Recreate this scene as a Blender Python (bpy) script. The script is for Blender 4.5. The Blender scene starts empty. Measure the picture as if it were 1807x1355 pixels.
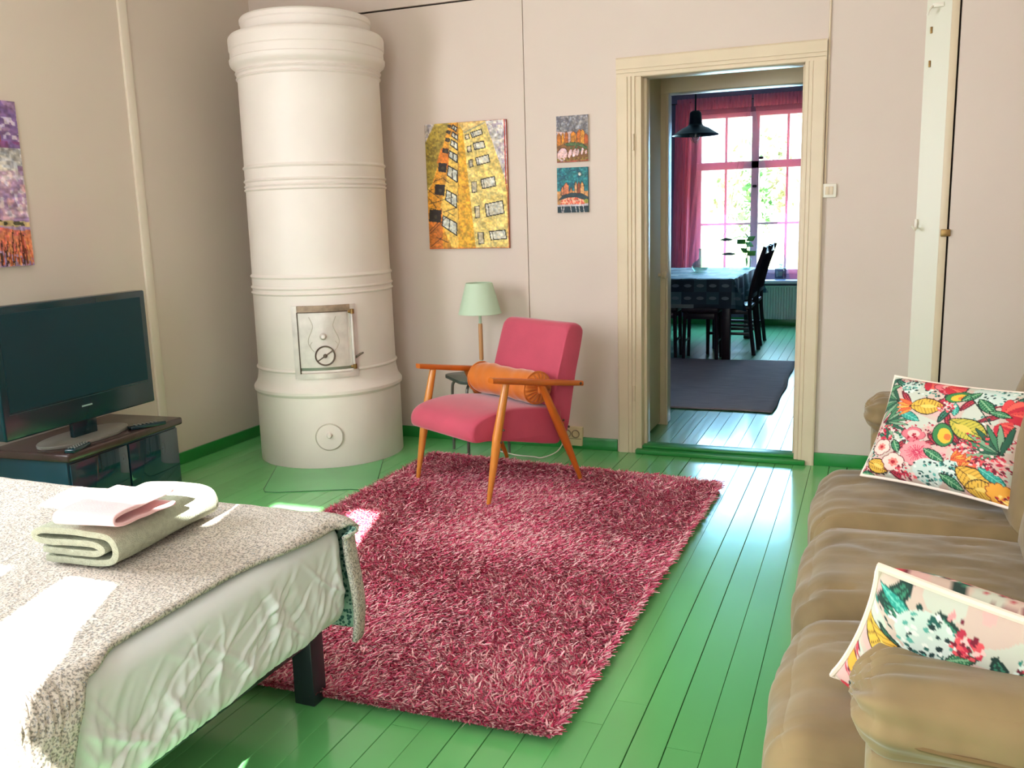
import bpy, bmesh, math, random
import numpy as np
from mathutils import Vector, Matrix, noise as mnoise

SC = bpy.context.scene
COL = SC.collection
random.seed(7)
RNG = np.random.default_rng(11)
PI = math.pi

# ------------------------------------------------------------------ camera, world, sun, window light, exposure
F_PX, PITCH, YAW, ROLL = 1585.9, .18353, -.38215, -.028665
cam = bpy.data.cameras.new('camera')
cam.sensor_fit = 'HORIZONTAL'; cam.sensor_width = 36.0; cam.lens = F_PX / 1807 * 36.0
cam.clip_start = 0.05; cam.clip_end = 200
camo = bpy.data.objects.new('camera', cam); COL.objects.link(camo)
_f = Vector((math.sin(YAW) * math.cos(PITCH), math.cos(YAW) * math.cos(PITCH), -math.sin(PITCH)))
_r = Vector((math.cos(YAW), -math.sin(YAW), 0)); _u = _r.cross(_f)
_r2 = _r * math.cos(ROLL) + _u * math.sin(ROLL); _u2 = _u * math.cos(ROLL) - _r * math.sin(ROLL)
camo.matrix_world = Matrix(((_r2.x, _u2.x, -_f.x, 0), (_r2.y, _u2.y, -_f.y, -4.844), (_r2.z, _u2.z, -_f.z, 1.33), (0, 0, 0, 1)))
SC.camera = camo

world = bpy.data.worlds.new('world'); SC.world = world; world.use_nodes = True
_bg = world.node_tree.nodes['Background']
_bg.inputs['Color'].default_value = (0.62, 0.84, 1.0, 1); _bg.inputs['Strength'].default_value = 10.0

SUN_H = Vector((-.279, .960)).normalized(); SUN_TAN = .554
sun = bpy.data.lights.new('sun', 'SUN'); sun.energy = 90; sun.angle = math.radians(.55); sun.color = (1, .96, .92)
suno = bpy.data.objects.new('sun', sun); COL.objects.link(suno)
suno.rotation_euler = Vector((SUN_H.x, SUN_H.y, -SUN_TAN)).to_track_quat('-Z', 'Y').to_euler()
suno.location = (3, -12, 8)

def area(name, loc, direction, sx, sy, power, color):
    l = bpy.data.lights.new(name, 'AREA'); l.shape = 'RECTANGLE'; l.size = sx; l.size_y = sy; l.energy = power; l.color = color
    o = bpy.data.objects.new(name, l); COL.objects.link(o); o.location = loc
    o.rotation_euler = Vector(direction).to_track_quat('-Z', 'Z').to_euler()
    return o
# daylight lamps just inside the windows; the second rear one is added fill
area('daylight_rear_window', (-1.1, -5.48, 1.6), (0, 1, -.05), .62, 1.5, 16, (1, .955, .95))
area('fill_second_rear_window', (.1, -5.48, 1.6), (-.1, 1, -.05), .62, 1.5, 12, (1, .955, .95))  # added fill lamp, in front of the drawn blind
area('daylight_side_window', (-3.56, -3.6, 1.6), (1, .25, 0), 1.25, 1.4, 86, (1, .955, .955))
area('daylight_kitchen_window', (-1.2, 5.85, 1.55), (0, -1, -.25), 1.3, 1.7, 100, (.24, .64, 1))

vs = SC.view_settings
vs.view_transform = 'Standard'; vs.look = 'None'; vs.exposure = 0.0; vs.gamma = 1.0; vs.use_curve_mapping = False

# ------------------------------------------------------------------ helpers
def s2l(c):
    return tuple(((x / 255) / 12.92 if x / 255 <= .04045 else ((x / 255 + .055) / 1.055) ** 2.4) for x in c)

MATS = {}
def mat(name, rgb, rough=.5, metal=0.0, var=None, bump=None, sheen=0.0, spec=.5, coat=0.0, coord='Object'):
    """rgb is sRGB 0-255. var=(scale, amount, stretch xyz); bump=(scale, strength, stretch)."""
    if name in MATS: return MATS[name]
    m = bpy.data.materials.new(name); m.use_nodes = True
    nt = m.node_tree; b = nt.nodes['Principled BSDF']
    lin = s2l(rgb)
    b.inputs['Base Color'].default_value = (*lin, 1)
    b.inputs['Roughness'].default_value = rough; b.inputs['Metallic'].default_value = metal
    b.inputs['Specular IOR Level'].default_value = spec
    if sheen: b.inputs['Sheen Weight'].default_value = sheen; b.inputs['Sheen Roughness'].default_value = .4
    if coat: b.inputs['Coat Weight'].default_value = coat; b.inputs['Coat Roughness'].default_value = .1
    tc = nt.nodes.new('ShaderNodeTexCoord')
    def nz(scale, stretch, detail=3):
        mp = nt.nodes.new('ShaderNodeMapping'); mp.inputs['Scale'].default_value = stretch
        nt.links.new(tc.outputs[coord], mp.inputs['Vector'])
        n = nt.nodes.new('ShaderNodeTexNoise'); n.inputs['Scale'].default_value = scale; n.inputs['Detail'].default_value = detail
        nt.links.new(mp.outputs['Vector'], n.inputs['Vector']); return n
    if var:
        n = nz(var[0], var[2] if len(var) > 2 else (1, 1, 1))
        rp = nt.nodes.new('ShaderNodeValToRGB'); a = var[1]
        rp.color_ramp.elements[0].position = .3; rp.color_ramp.elements[1].position = .7
        rp.color_ramp.elements[0].color = (*[x * (1 - a) for x in lin], 1)
        rp.color_ramp.elements[1].color = (*[min(1, x * (1 + a)) for x in lin], 1)
        nt.links.new(n.outputs['Fac'], rp.inputs['Fac']); nt.links.new(rp.outputs['Color'], b.inputs['Base Color'])
    if bump:
        n = nz(bump[0], bump[2] if len(bump) > 2 else (1, 1, 1), 4)
        bp = nt.nodes.new('ShaderNodeBump'); bp.inputs['Strength'].default_value = bump[1]; bp.inputs['Distance'].default_value = .01
        nt.links.new(n.outputs['Fac'], bp.inputs['Height']); nt.links.new(bp.outputs['Normal'], b.inputs['Normal'])
    MATS[name] = m
    return m

def attr_mat(name, attr='paint', rough=.6, bump=0.0):
    if name in MATS: return MATS[name]
    m = bpy.data.materials.new(name); m.use_nodes = True; nt = m.node_tree; b = nt.nodes['Principled BSDF']
    a = nt.nodes.new('ShaderNodeAttribute'); a.attribute_name = attr
    nt.links.new(a.outputs['Color'], b.inputs['Base Color']); b.inputs['Roughness'].default_value = rough
    if bump:
        tc = nt.nodes.new('ShaderNodeTexCoord'); n = nt.nodes.new('ShaderNodeTexNoise'); n.inputs['Scale'].default_value = 90
        nt.links.new(tc.outputs['Object'], n.inputs['Vector'])
        bp = nt.nodes.new('ShaderNodeBump'); bp.inputs['Strength'].default_value = bump; bp.inputs['Distance'].default_value = .006
        nt.links.new(n.outputs['Fac'], bp.inputs['Height']); nt.links.new(bp.outputs['Normal'], b.inputs['Normal'])
    MATS[name] = m
    return m

def tag(o, label=None, cat=None, group=None, kind=None):
    if label: o['label'] = label
    if cat: o['category'] = cat
    if group: o['group'] = group
    if kind: o['kind'] = kind
    return o

def thing(name, label, cat, loc=(0, 0, 0), rotz=0, group=None):
    o = bpy.data.objects.new(name, None); COL.objects.link(o); o.empty_display_size = .1
    o.location = loc; o.rotation_euler = (0, 0, rotz)
    return tag(o, label, cat, group)

class MB:
    """collects geometry for ONE mesh object"""
    def __init__(self): self.bm = bmesh.new()
    def _merge(self, t, M=None):
        if M is not None: bmesh.ops.transform(t, matrix=M, verts=t.verts)
        me = bpy.data.meshes.new('t'); t.to_mesh(me); t.free(); self.bm.from_mesh(me); bpy.data.meshes.remove(me)
        return self
    def box(self, c, s, bev=0.0, seg=2, M=None):
        t = bmesh.new(); bmesh.ops.create_cube(t, size=1)
        for v in t.verts: v.co = Vector((v.co.x * s[0], v.co.y * s[1], v.co.z * s[2]))
        if bev: bmesh.ops.bevel(t, geom=list(t.edges), offset=min(bev, min(s) * .49), segments=seg, profile=.5, affect='EDGES')
        bmesh.ops.translate(t, verts=t.verts, vec=Vector(c))
        return self._merge(t, M)
    def box2(self, a, b, bev=0.0, seg=2):
        return self.box([(a[i] + b[i]) / 2 for i in range(3)], [abs(b[i] - a[i]) for i in range(3)], bev, seg)
    def tube(self, pts, rad, seg=10, cap=True, closed=False):
        pts = [Vector(p) for p in pts]; n = len(pts)
        rads = rad if isinstance(rad, (list, tuple)) else [rad] * n
        t = bmesh.new(); rings = []; prev = None
        for i, p in enumerate(pts):
            if closed: d = pts[(i + 1) % n] - pts[i - 1]
            else: d = pts[min(i + 1, n - 1)] - pts[max(i - 1, 0)]
            d.normalize()
            if prev is None:
                up = Vector((0, 0, 1)) if abs(d.z) < .9 else Vector((1, 0, 0))
                x = d.cross(up).normalized()
            else:
                x = (prev - d * prev.dot(d)).normalized()
            prev = x; y = d.cross(x)
            rings.append([t.verts.new(p + (x * math.cos(2 * PI * k / seg) + y * math.sin(2 * PI * k / seg)) * rads[i]) for k in range(seg)])
        m = n if closed else n - 1
        for i in range(m):
            a, b = rings[i], rings[(i + 1) % n]
            for k in range(seg): t.faces.new((a[k], a[(k + 1) % seg], b[(k + 1) % seg], b[k]))
        if cap and not closed:
            t.faces.new(rings[0][::-1]); t.faces.new(rings[-1])
        bmesh.ops.recalc_face_normals(t, faces=t.faces)
        return self._merge(t)
    def lathe(self, prof, seg=48, c=(0, 0, 0), M=None):
        t = bmesh.new(); rings = []
        for r, z in prof:
            if r < 1e-5: rings.append([t.verts.new((0, 0, z))])
            else: rings.append([t.verts.new((r * math.cos(2 * PI * k / seg), r * math.sin(2 * PI * k / seg), z)) for k in range(seg)])
        for a, b in zip(rings, rings[1:]):
            for k in range(seg):
                k2 = (k + 1) % seg
                if len(a) == 1 and len(b) == 1: continue
                if len(a) == 1: t.faces.new((a[0], b[k], b[k2]))
                elif len(b) == 1: t.faces.new((a[k], a[k2], b[0]))
                else: t.faces.new((a[k], a[k2], b[k2], b[k]))
        bmesh.ops.recalc_face_normals(t, faces=t.faces)
        if M is None: bmesh.ops.translate(t, verts=t.verts, vec=Vector(c))
        return self._merge(t, M)
    def prism(self, poly, axis, a, b, bev=0.0, seg=2):
        """poly: 2D points in the two other axes (in xyz order), extruded along axis from a to b"""
        t = bmesh.new()
        def mk(p, h):
            q = list(p); q.insert('xyz'.index(axis), h); return Vector(q)
        A = [t.verts.new(mk(p, a)) for p in poly]; B = [t.verts.new(mk(p, b)) for p in poly]
        n = len(poly)
        t.faces.new(A[::-1]); t.faces.new(B)
        for i in range(n): t.faces.new((A[i], A[(i + 1) % n], B[(i + 1) % n], B[i]))
        bmesh.ops.recalc_face_normals(t, faces=t.faces)
        if bev: bmesh.ops.bevel(t, geom=list(t.edges), offset=bev, segments=seg, profile=.5, affect='EDGES')
        return self._merge(t)
    def grid(self, fn, nu, nv, closed_u=False):
        t = bmesh.new()
        V = [[t.verts.new(fn(i / nu if closed_u else i / (nu - 1), j / (nv - 1))) for j in range(nv)] for i in range(nu)]
        for i in range(nu if closed_u else nu - 1):
            for j in range(nv - 1):
                i2 = (i + 1) % nu
                t.faces.new((V[i][j], V[i2][j], V[i2][j + 1], V[i][j + 1]))
        return self._merge(t)
    def puff(self, c, half, r, puff=(0, 0, 0), n=15, M=None, disp=None):
        """soft rounded box with bulging faces"""
        t = bmesh.new(); bmesh.ops.create_cube(t, size=2)
        bmesh.ops.subdivide_edges(t, edges=list(t.edges), cuts=n, use_grid_fill=True)
        h = Vector(half)
        for v in t.verts:
            p = v.co.copy(); q = []
            for i in range(3):
                x = p[i]; x = math.copysign(1 - (1 - abs(x)) ** 1.6, x); q.append(x)
            o = Vector((q[0] * h.x, q[1] * h.y, q[2] * h.z))
            inner = Vector([max(-(h[i] - r), min(h[i] - r, o[i])) for i in range(3)])
            d = o - inner
            w = inner + (d.normalized() * r if d.length > 1e-7 else Vector())
            w.x += puff[0] * math.copysign(1, q[0]) * abs(q[0]) ** 3 * (1 - q[1] ** 2) * (1 - q[2] ** 2)
            w.y += puff[1] * math.copysign(1, q[1]) * abs(q[1]) ** 3 * (1 - q[0] ** 2) * (1 - q[2] ** 2)
            w.z += puff[2] * math.copysign(1, q[2]) * abs(q[2]) ** 3 * (1 - q[0] ** 2) * (1 - q[1] ** 2)
            v.co = w
        if disp:
            t.normal_update()
            for v in t.verts: v.co += v.normal * disp(v.co)
        bmesh.ops.translate(t, verts=t.verts, vec=Vector(c))
        return self._merge(t, M)
    def build(self, name, material, parent=None, smooth=True, angle=40):
        me = bpy.data.meshes.new(name); self.bm.to_mesh(me); self.bm.free()
        o = bpy.data.objects.new(name, me); COL.objects.link(o)
        for m in (material if isinstance(material, (list, tuple)) else [material]): me.materials.append(m)
        if smooth: shade(me, angle)
        if parent is not None: o.parent = parent
        return o

def shade(me, angle=40):
    me.polygons.foreach_set('use_smooth', [True] * len(me.polygons))
    me.set_sharp_from_angle(angle=math.radians(angle))

def copy_tree(o, parent=None):
    c = o.copy(); COL.objects.link(c); c.parent = parent
    for ch in list(o.children): copy_tree(ch, c)
    return c

def bez(pts, n=12):
    """Catmull-Rom through points"""
    P = [Vector(p) for p in pts]; P = [P[0] * 2 - P[1]] + P + [P[-1] * 2 - P[-2]]; out = []
    for i in range(1, len(P) - 2):
        for k in range(n):
            t = k / n; a, b, c, d = P[i - 1], P[i], P[i + 1], P[i + 2]
            out.append(.5 * ((2 * b) + (c - a) * t + (2 * a - 5 * b + 4 * c - d) * t * t + (3 * b - a - 3 * c + d) * t ** 3))
    out.append(P[-2]); return out

def np_mesh(name, verts, faces, material, parent=None, colors=None, attr='paint', smooth=False):
    """verts (n,3), faces (m,k) with constant k"""
    me = bpy.data.meshes.new(name); k = faces.shape[1]
    me.vertices.add(len(verts)); me.vertices.foreach_set('co', np.asarray(verts, np.float32).ravel())
    me.loops.add(faces.size); me.loops.foreach_set('vertex_index', faces.astype(np.int32).ravel())
    me.polygons.add(len(faces)); me.polygons.foreach_set('loop_start', np.arange(0, faces.size, k, dtype=np.int32))
    me.update(calc_edges=True)
    if colors is not None:
        a = me.color_attributes.new(attr, 'FLOAT_COLOR', 'POINT')
        rgba = np.ones((len(verts), 4), np.float32); rgba[:, :3] = colors; a.data.foreach_set('color', rgba.ravel())
    me.polygons.foreach_set('use_smooth', [smooth] * len(faces))
    me.materials.append(material); me.validate()
    o = bpy.data.objects.new(name, me); COL.objects.link(o)
    if parent is not None: o.parent = parent
    return o

# ------------------------------------------------------------------ a small painter for flat printed surfaces
class Canvas:
    def __init__(s, w, h, asp, base, seed=0):
        s.w, s.h, s.asp = w, h, asp
        s.U, s.V = np.meshgrid((np.arange(w)) / (w - 1), (np.arange(h)) / (h - 1))
        s.c = np.ones((h, w, 3)) * np.array(base) / 255.; s.r = np.random.default_rng(seed)
    def noise(s, fx, fy):
        n = s.r.random((int(fy) + 3, int(fx) + 3)); x = s.U * fx; y = s.V * fy
        i = x.astype(int); j = y.astype(int); a = x - i; b = y - j; a = a * a * (3 - 2 * a); b = b * b * (3 - 2 * b)
        return (n[j, i] * (1 - a) + n[j, i + 1] * a) * (1 - b) + (n[j + 1, i] * (1 - a) + n[j + 1, i + 1] * a) * b
    def put(s, mask, col, al=1.0):
        k = (mask.astype(float) * al)[..., None]; s.c = s.c * (1 - k) + np.array(col) / 255. * k
    def pmask(s, pts):
        m = np.zeros(s.U.shape, bool); n = len(pts)
        for i in range(n):
            (x1, y1), (x2, y2) = pts[i], pts[(i + 1) % n]
            cond = ((y1 > s.V) != (y2 > s.V))
            with np.errstate(divide='ignore', invalid='ignore'):
                m ^= cond & (s.U < (x2 - x1) * (s.V - y1) / (y2 - y1 + 1e-12) + x1)
        return m
    def poly(s, pts, col, al=1.0, edge=None, ew=.006):
        s.put(s.pmask(pts), col, al)
        if edge is not None:
            for i in range(len(pts)): s.line(pts[i], pts[(i + 1) % len(pts)], ew, edge)
    def line(s, p, q, w, col, al=1.0):
        ax, ay = p[0], p[1] * s.asp; bx, by = q[0], q[1] * s.asp
        dx, dy = bx - ax, by - ay; L = dx * dx + dy * dy + 1e-9; V = s.V * s.asp
        t = np.clip(((s.U - ax) * dx + (V - ay) * dy) / L, 0, 1)
        s.put((s.U - ax - t * dx) ** 2 + (V - ay - t * dy) ** 2 < w * w / 4, col, al)
    def ell(s, c, rx, ry, col, rot=0, edge=None, ew=.2, al=1.0, petals=0, amp=.2):
        x = s.U - c[0]; y = (s.V - c[1]) * s.asp; a, b = math.cos(rot), math.sin(rot)
        p = (x * a + y * b) / rx; q = (-x * b + y * a) / ry; d = np.sqrt(p * p + q * q)
        if petals: d = d / (1 - amp + amp * np.abs(np.cos(np.arctan2(q, p) * petals / 2)) ** .6)
        if edge is not None: s.put(d < 1 + ew, edge, al)
        s.put(d < 1, col, al); return d
    def leaf(s, c, L, W, rot, col, edge=(25, 45, 40), veins=5, vcol=None, ew=.012, tip=1.0):
        x = s.U - c[0]; y = (s.V - c[1]) * s.asp; a, b = math.cos(rot), math.sin(rot)
        p = (x * a + y * b) / L; q = (-x * b + y * a)
        half = W * np.clip(1 - np.abs(p) ** 1.8, 0, None) ** .8
        if edge is not None: s.put((np.abs(q) < half + ew) & (np.abs(p) < 1 + ew / L), edge)
        m = (np.abs(q) < half) & (np.abs(p) < 1); s.put(m, col)
        vc = vcol if vcol is not None else edge
        if vc is not None and veins:
            f = (p * veins - np.abs(q) / max(W, 1e-6) * .9) % 1
            s.put(m & (f < .16), vc, .85); s.put(m & (np.abs(q) < .004), vc, .9)
    def speckle(s, c, R, n, cols, r0=.006, r1=.016, al=1.0):
        for _ in range(n):
            a = s.r.random() * 2 * PI; d = R * math.sqrt(s.r.random()); k = s.r.integers(len(cols))
            s.ell((c[0] + d * math.cos(a), c[1] + d * math.sin(a) / s.asp), r0 + (r1 - r0) * s.r.random(), r0 + (r1 - r0) * s.r.random() * .7, cols[k], rot=s.r.random() * 3, al=al)
    def brush(s, a=.16):
        n = s.noise(s.w * .42, s.h * .42); m = s.noise(s.w * .16, s.h * .2); k = 1 + a * ((n - .5) + (m - .5)) * 2
        t = s.noise(s.w * .3, s.h * .3)
        s.c = s.c * k[..., None]; s.c[..., 0] *= 1 + a * .4 * (t - .5); s.c[..., 2] *= 1 - a * .8 * (t - .5)
    def linear(s):
        c = np.clip(s.c, 0, 1); return np.where(c <= .04045, c / 12.92, ((c + .055) / 1.055) ** 2.4)

def homog(src):
    """maps the four source corners TL,TR,BR,BL onto the unit square"""
    dst = [(0, 0), (1, 0), (1, 1), (0, 1)]; A = []; B = []
    for (x, y), (u, v) in zip(src, dst):
        A.append([x, y, 1, 0, 0, 0, -u * x, -u * y]); B.append(u)
        A.append([0, 0, 0, x, y, 1, -v * x, -v * y]); B.append(v)
    h = np.linalg.solve(np.array(A, float), np.array(B, float))
    def f(x, y):
        w = h[6] * x + h[7] * y + 1
        return ((h[0] * x + h[1] * y + h[2]) / w, (h[3] * x + h[4] * y + h[5]) / w)
    return f

# ------------------------------------------------------------------ materials
WALL = mat('painted_wallboard', (217, 200, 188), .75, var=(1.5, .025), bump=(60, .04))
WALLW = mat('painted_wallboard_pale', (214, 199, 185), .75, var=(1.5, .02), bump=(60, .03))
CREAM = mat('cream_gloss_paint', (220, 201, 172), .35, var=(6, .03))
OLIVEP = mat('old_linseed_paint', (196, 184, 150), .4, var=(5, .05))
GREEN = mat('green_floor_paint', (102, 182, 108), .18, var=(2.2, .09), bump=(14, .06), coat=.3)
GREEN2 = mat('green_skirting_paint', (40, 136, 60), .3, var=(5, .08))
DARKGAP = mat('dark_gap', (40, 28, 20), .9)
CEIL = mat('ceiling_paint', (238, 230, 220), .8)
STOVE = mat('stove_enamel', (225, 215, 206), .5, var=(5, .025), bump=(30, .03))
IRON = mat('silver_stove_paint', (212, 204, 196), .4, metal=.35, var=(14, .12), bump=(40, .08))
IRON_D = mat('dark_iron', (92, 78, 66), .45, metal=.6, var=(20, .2))
CHROME = mat('chrome', (190, 190, 190), .18, metal=1)
BRASS = mat('worn_brass', (150, 120, 75), .35, metal=.9)
WHITEP = mat('white_plastic', (238, 232, 218), .35)
PINK = mat('pink_upholstery', (188, 70, 92), .8, var=(9, .06), bump=(260, .12), sheen=.35)
WOOD = mat('honey_varnished_wood', (205, 128, 46), .32, var=(7, .16, (1, 1, .25)), coat=.25)
WOOD_D = mat('orange_varnished_wood', (192, 98, 26), .32, var=(7, .16, (1, 1, .25)), coat=.25)
ORANGE = mat('orange_velvet', (202, 108, 22), .75, var=(10, .1), sheen=.5)
MINT = mat('mint_lampshade', (190, 210, 184), .6)
STOOLTOP = mat('dark_grey_green_laminate', (62, 74, 66), .35)
STEEL = mat('grey_tube_steel', (120, 120, 112), .35, metal=.7)
SOFA = mat('olive_brown_microsuede', (128, 107, 72), .85, var=(6, .24), bump=(22, .1), sheen=.3)
SOFA_P = mat('olive_brown_microsuede_panel', (136, 116, 80), .85, var=(7, .1), bump=(30, .08), sheen=.3)
PIPE = mat('cream_piping', (240, 222, 206), .7)
SHEET = mat('white_cotton_sheet', (208, 208, 206), .85, var=(4, .03))
BLACKW = mat('black_painted_wood', (34, 42, 48), .35)
TOWEL_G = mat('sage_terry', (160, 164, 142), .95, var=(70, .12), bump=(300, .5))
TOWEL_P = mat('pink_cotton', (228, 184, 184), .9, bump=(240, .12))
TVB = mat('tv_black_glare_tint', (6, 42, 50), .18)  # black casing, with teal lens glare put into the colour
TVS = mat('tv_screen', (6, 50, 60), .3, spec=.3)  # dark screen, veiling glare tinted into its base colour
TVST = mat('tv_grey_stand', (120, 118, 110), .3)
CAB = mat('black_blue_cabinet', (22, 62, 76), .22)
CABG = mat('tinted_glass_door', (14, 48, 62), .05, spec=.8)
CABT = mat('brown_black_top', (66, 50, 48), .25, var=(4, .1, (1, 6, 1)))
MAUVE = mat('mauve_kitchen_paint', (112, 100, 122), .7)
WINP = mat('white_window_paint', (214, 196, 206), .4)
DARKW = mat('dark_stained_wood', (46, 22, 26), .35, var=(9, .2, (1, 1, .2)))
RADI = mat('radiator_enamel', (206, 206, 196), .4)
BLACKM = mat('black_lamp_enamel', (22, 26, 30), .35, metal=.2)
LEAFG = mat('plant_leaf', (110, 170, 60), .5)
BARK = mat('tree_bark', (150, 140, 125), .9)
GRASS = mat('lawn', (200, 200, 150), .95, var=(.6, .2))
FOL1 = mat('green_foliage', (130, 170, 110), .7, var=(3, .3))
FOL2 = mat('yellow_foliage', (196, 186, 110), .7, var=(3, .3))

def glassy(name, tint=(1, 1, 1), gl=.08, rough=.02):
    m = bpy.data.materials.new(name); m.use_nodes = True; nt = m.node_tree; nt.nodes.clear()
    out = nt.nodes.new('ShaderNodeOutputMaterial'); mx = nt.nodes.new('ShaderNodeMixShader'); mx.inputs[0].default_value = gl
    t = nt.nodes.new('ShaderNodeBsdfTransparent'); t.inputs[0].default_value = (*tint, 1)
    g = nt.nodes.new('ShaderNodeBsdfGlossy'); g.inputs['Roughness'].default_value = rough
    nt.links.new(t.outputs[0], mx.inputs[1]); nt.links.new(g.outputs[0], mx.inputs[2]); nt.links.new(mx.outputs[0], out.inputs[0])
    MATS[name] = m; return m
PANE = glassy('window_glass', (.97, 1, 1), .05)
VASEG = glassy('pale_green_glass', (.78, .9, .84), .16)
BOTTLEG = glassy('blue_grey_glass', (.35, .42, .5), .2)

def sheer(name, rgb, opac):
    m = bpy.data.materials.new(name); m.use_nodes = True; nt = m.node_tree; nt.nodes.clear()
    out = nt.nodes.new('ShaderNodeOutputMaterial'); mx = nt.nodes.new('ShaderNodeMixShader'); mx.inputs[0].default_value = opac
    t = nt.nodes.new('ShaderNodeBsdfTransparent'); t.inputs[0].default_value = (1, .93, .95, 1)
    a = nt.nodes.new('ShaderNodeAddShader')
    d = nt.nodes.new('ShaderNodeBsdfDiffuse'); d.inputs[0].default_value = (*[x * .7 for x in s2l(rgb)], 1)
    tr = nt.nodes.new('ShaderNodeBsdfTranslucent'); tr.inputs[0].default_value = (*[x * .3 for x in s2l(rgb)], 1)
    nt.links.new(d.outputs[0], a.inputs[0]); nt.links.new(tr.outputs[0], a.inputs[1])
    nt.links.new(t.outputs[0], mx.inputs[1]); nt.links.new(a.outputs[0], mx.inputs[2]); nt.links.new(mx.outputs[0], out.inputs[0])
    MATS[name] = m; return m
SHEER = sheer('pink_voile', (236, 120, 146), .4)
SHEER2 = sheer('pink_voile_gathered', (246, 140, 160), .8)

# ------------------------------------------------------------------ the setting
XL, XR, YR, ZC = -3.612, .86, -5.6, 3.0           # left wall, right wall, rear wall, ceiling
YK0, YK1 = .80, 6.0                               # kitchen from passage to far wall
def struct(o, label=None): return tag(o, label, kind='structure')

def board_mesh(w, L, seed):
    mb = MB(); c = .0008; t = .02
    mb.prism([(-w / 2, -t), (w / 2, -t), (w / 2, -c), (w / 2 - c, 0), (-w / 2 + c, 0), (-w / 2, -c)], 'y', 0, L)
    o = mb.build('floor_board', GREEN, None, smooth=False); me = o.data; bpy.data.objects.remove(o); return me

floor = MB().box2((XL - .1, YR - .1, -.12), (XR + .1, .1, -.022)).build('floor', DARKGAP, smooth=False); struct(floor, 'green painted plank floor')
PW = .0895; x0 = -.523; k0 = math.floor((XL - x0) / PW)
rb = random.Random(3)
lens = [1.8, 2.3, 2.9, 3.4]
meshes = {}
k = k0
while x0 + k * PW < XR:
    xc = x0 + (k + .5) * PW
    y = YR - rb.random() * 1.5
    while y < 0:
        L = lens[rb.randrange(4)]; ye = min(y + L, 0.0); ys = max(y, YR)
        if ye - ys > .25 or ye == 0.0:
            key = .0045 if k in (0, 4, -5, -12, -8) else .0008 if rb.random() < .7 else .0018
            if key not in meshes: meshes[key] = board_mesh(PW - key, 1.0, 1)
            o = bpy.data.objects.new('floor_board', meshes[key]); COL.objects.link(o); o.parent = floor
            o.location = (xc, ys + .0006, (rb.random() - .5) * .0012); o.scale = (1, ye - ys - .0012, 1)
            o.rotation_euler = (0, (rb.random() - .5) * .006, 0)
        y += L
    k += 1
# plain joinery under the stove corner has one sheet-metal hearth plate (built with the stove)

kfloor = MB().box2((-2.45, 0, -.12), (.9, YK1 + .1, -.022)).build('floor_kitchen', DARKGAP, smooth=False); struct(kfloor, 'green painted plank floor of the kitchen')
PK = .0785; xk = -.593
kb = board_mesh(PK - .0016, 1.0, 2); kb.materials[0] = mat('green_floor_paint_worn_gloss', (100, 172, 120), .3, var=(2.2, .09), bump=(20, .25, (1, .35, 1)), coat=.6)
for k in range(-25, 22):
    xc = xk + (k + .5) * PK
    if xc < -2.40 or xc > .86: continue
    o = bpy.data.objects.new('floor_board', kb); COL.objects.link(o); o.parent = kfloor
    o.location = (xc, .10, (rb.random() - .5) * .0012); o.scale = (1, YK1 - .1, 1); o.rotation_euler = (0, (rb.random() - .5) * .012, 0)

# back wall: backing plus boards with real joints (door opening X -1.215..-0.285, Z..2.085)
DX0, DX1, DZ = -1.205, -.315, 2.075
wb = MB()
wb.box2((XL - .1, .012, -.1), (DX0, .12, ZC)); wb.box2((DX1, .012, -.1), (XR + .1, .12, ZC)); wb.box2((DX0, .012, DZ), (DX1, .12, ZC))
wall_back = struct(wb.build('wall_back', DARKGAP, smooth=False), 'off-white panelled wall with a doorway')
def panel(poly, parent, y0=0.0, y1=.012, m=WALL):
    return MB().prism(poly, 'y', y0, y1).build('panel', m, parent, smooth=False)
g = .0022
panel([(XL, 0), (-1.824 - g, 0), (-1.824 - g, 2.516), (XL, 2.516)], wall_back)
panel([(-1.824 + g, 0), (DX0, 0), (DX0, DZ), (DX1, DZ), (DX1, 2.516), (-1.824 + g, 2.516)], wall_back)
panel([(DX1, 0), (XR, 0), (XR, 2.516), (DX1, 2.516)], wall_back)
panel([(XL, 2.526), (-1.824 - g, 2.526), (-1.824 - g, ZC), (XL, ZC)], wall_back, -.004)
panel([(-1.824 + g, 2.526), (XR, 2.526), (XR, ZC), (-1.824 + g, ZC)], wall_back, -.004)

# left wall with a side window beyond the photograph's edge, a board joint covered by a strip
wl = MB(); wy0, wy1, wz0, wz1 = -4.3, -2.9, .85, 2.4
for (a, b, c, d) in ((YR - .1, wy0, 0, ZC), (wy1, .1, 0, ZC), (wy0, wy1, 0, wz0), (wy0, wy1, wz1, ZC)):
    wl.box2((XL - .12, a, c - (.1 if c == 0 else 0)), (XL - .012, b, d))
wall_left = struct(wl.build('wall_left', DARKGAP, smooth=False), 'off-white panelled wall behind the television')
for (a, b, c, d) in ((YR, wy0, 0, ZC), (wy1, -1.05, 0, ZC), (-1.05, 0, 0, ZC), (wy0, wy1, 0, wz0), (wy0, wy1, wz1, ZC)):
    MB().box2((XL - .012, a, c), (XL, b, d)).build('panel', WALLW if b > -1.2 else WALL, wall_left, smooth=False)
struct(MB().box2((XL, -1.085, .066), (XL + .016, -1.03, ZC), .003).build('trim_1', mat('pale_strip_paint', (228, 215, 198), .5)), 'cream painted cover strip on the wall')

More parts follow.
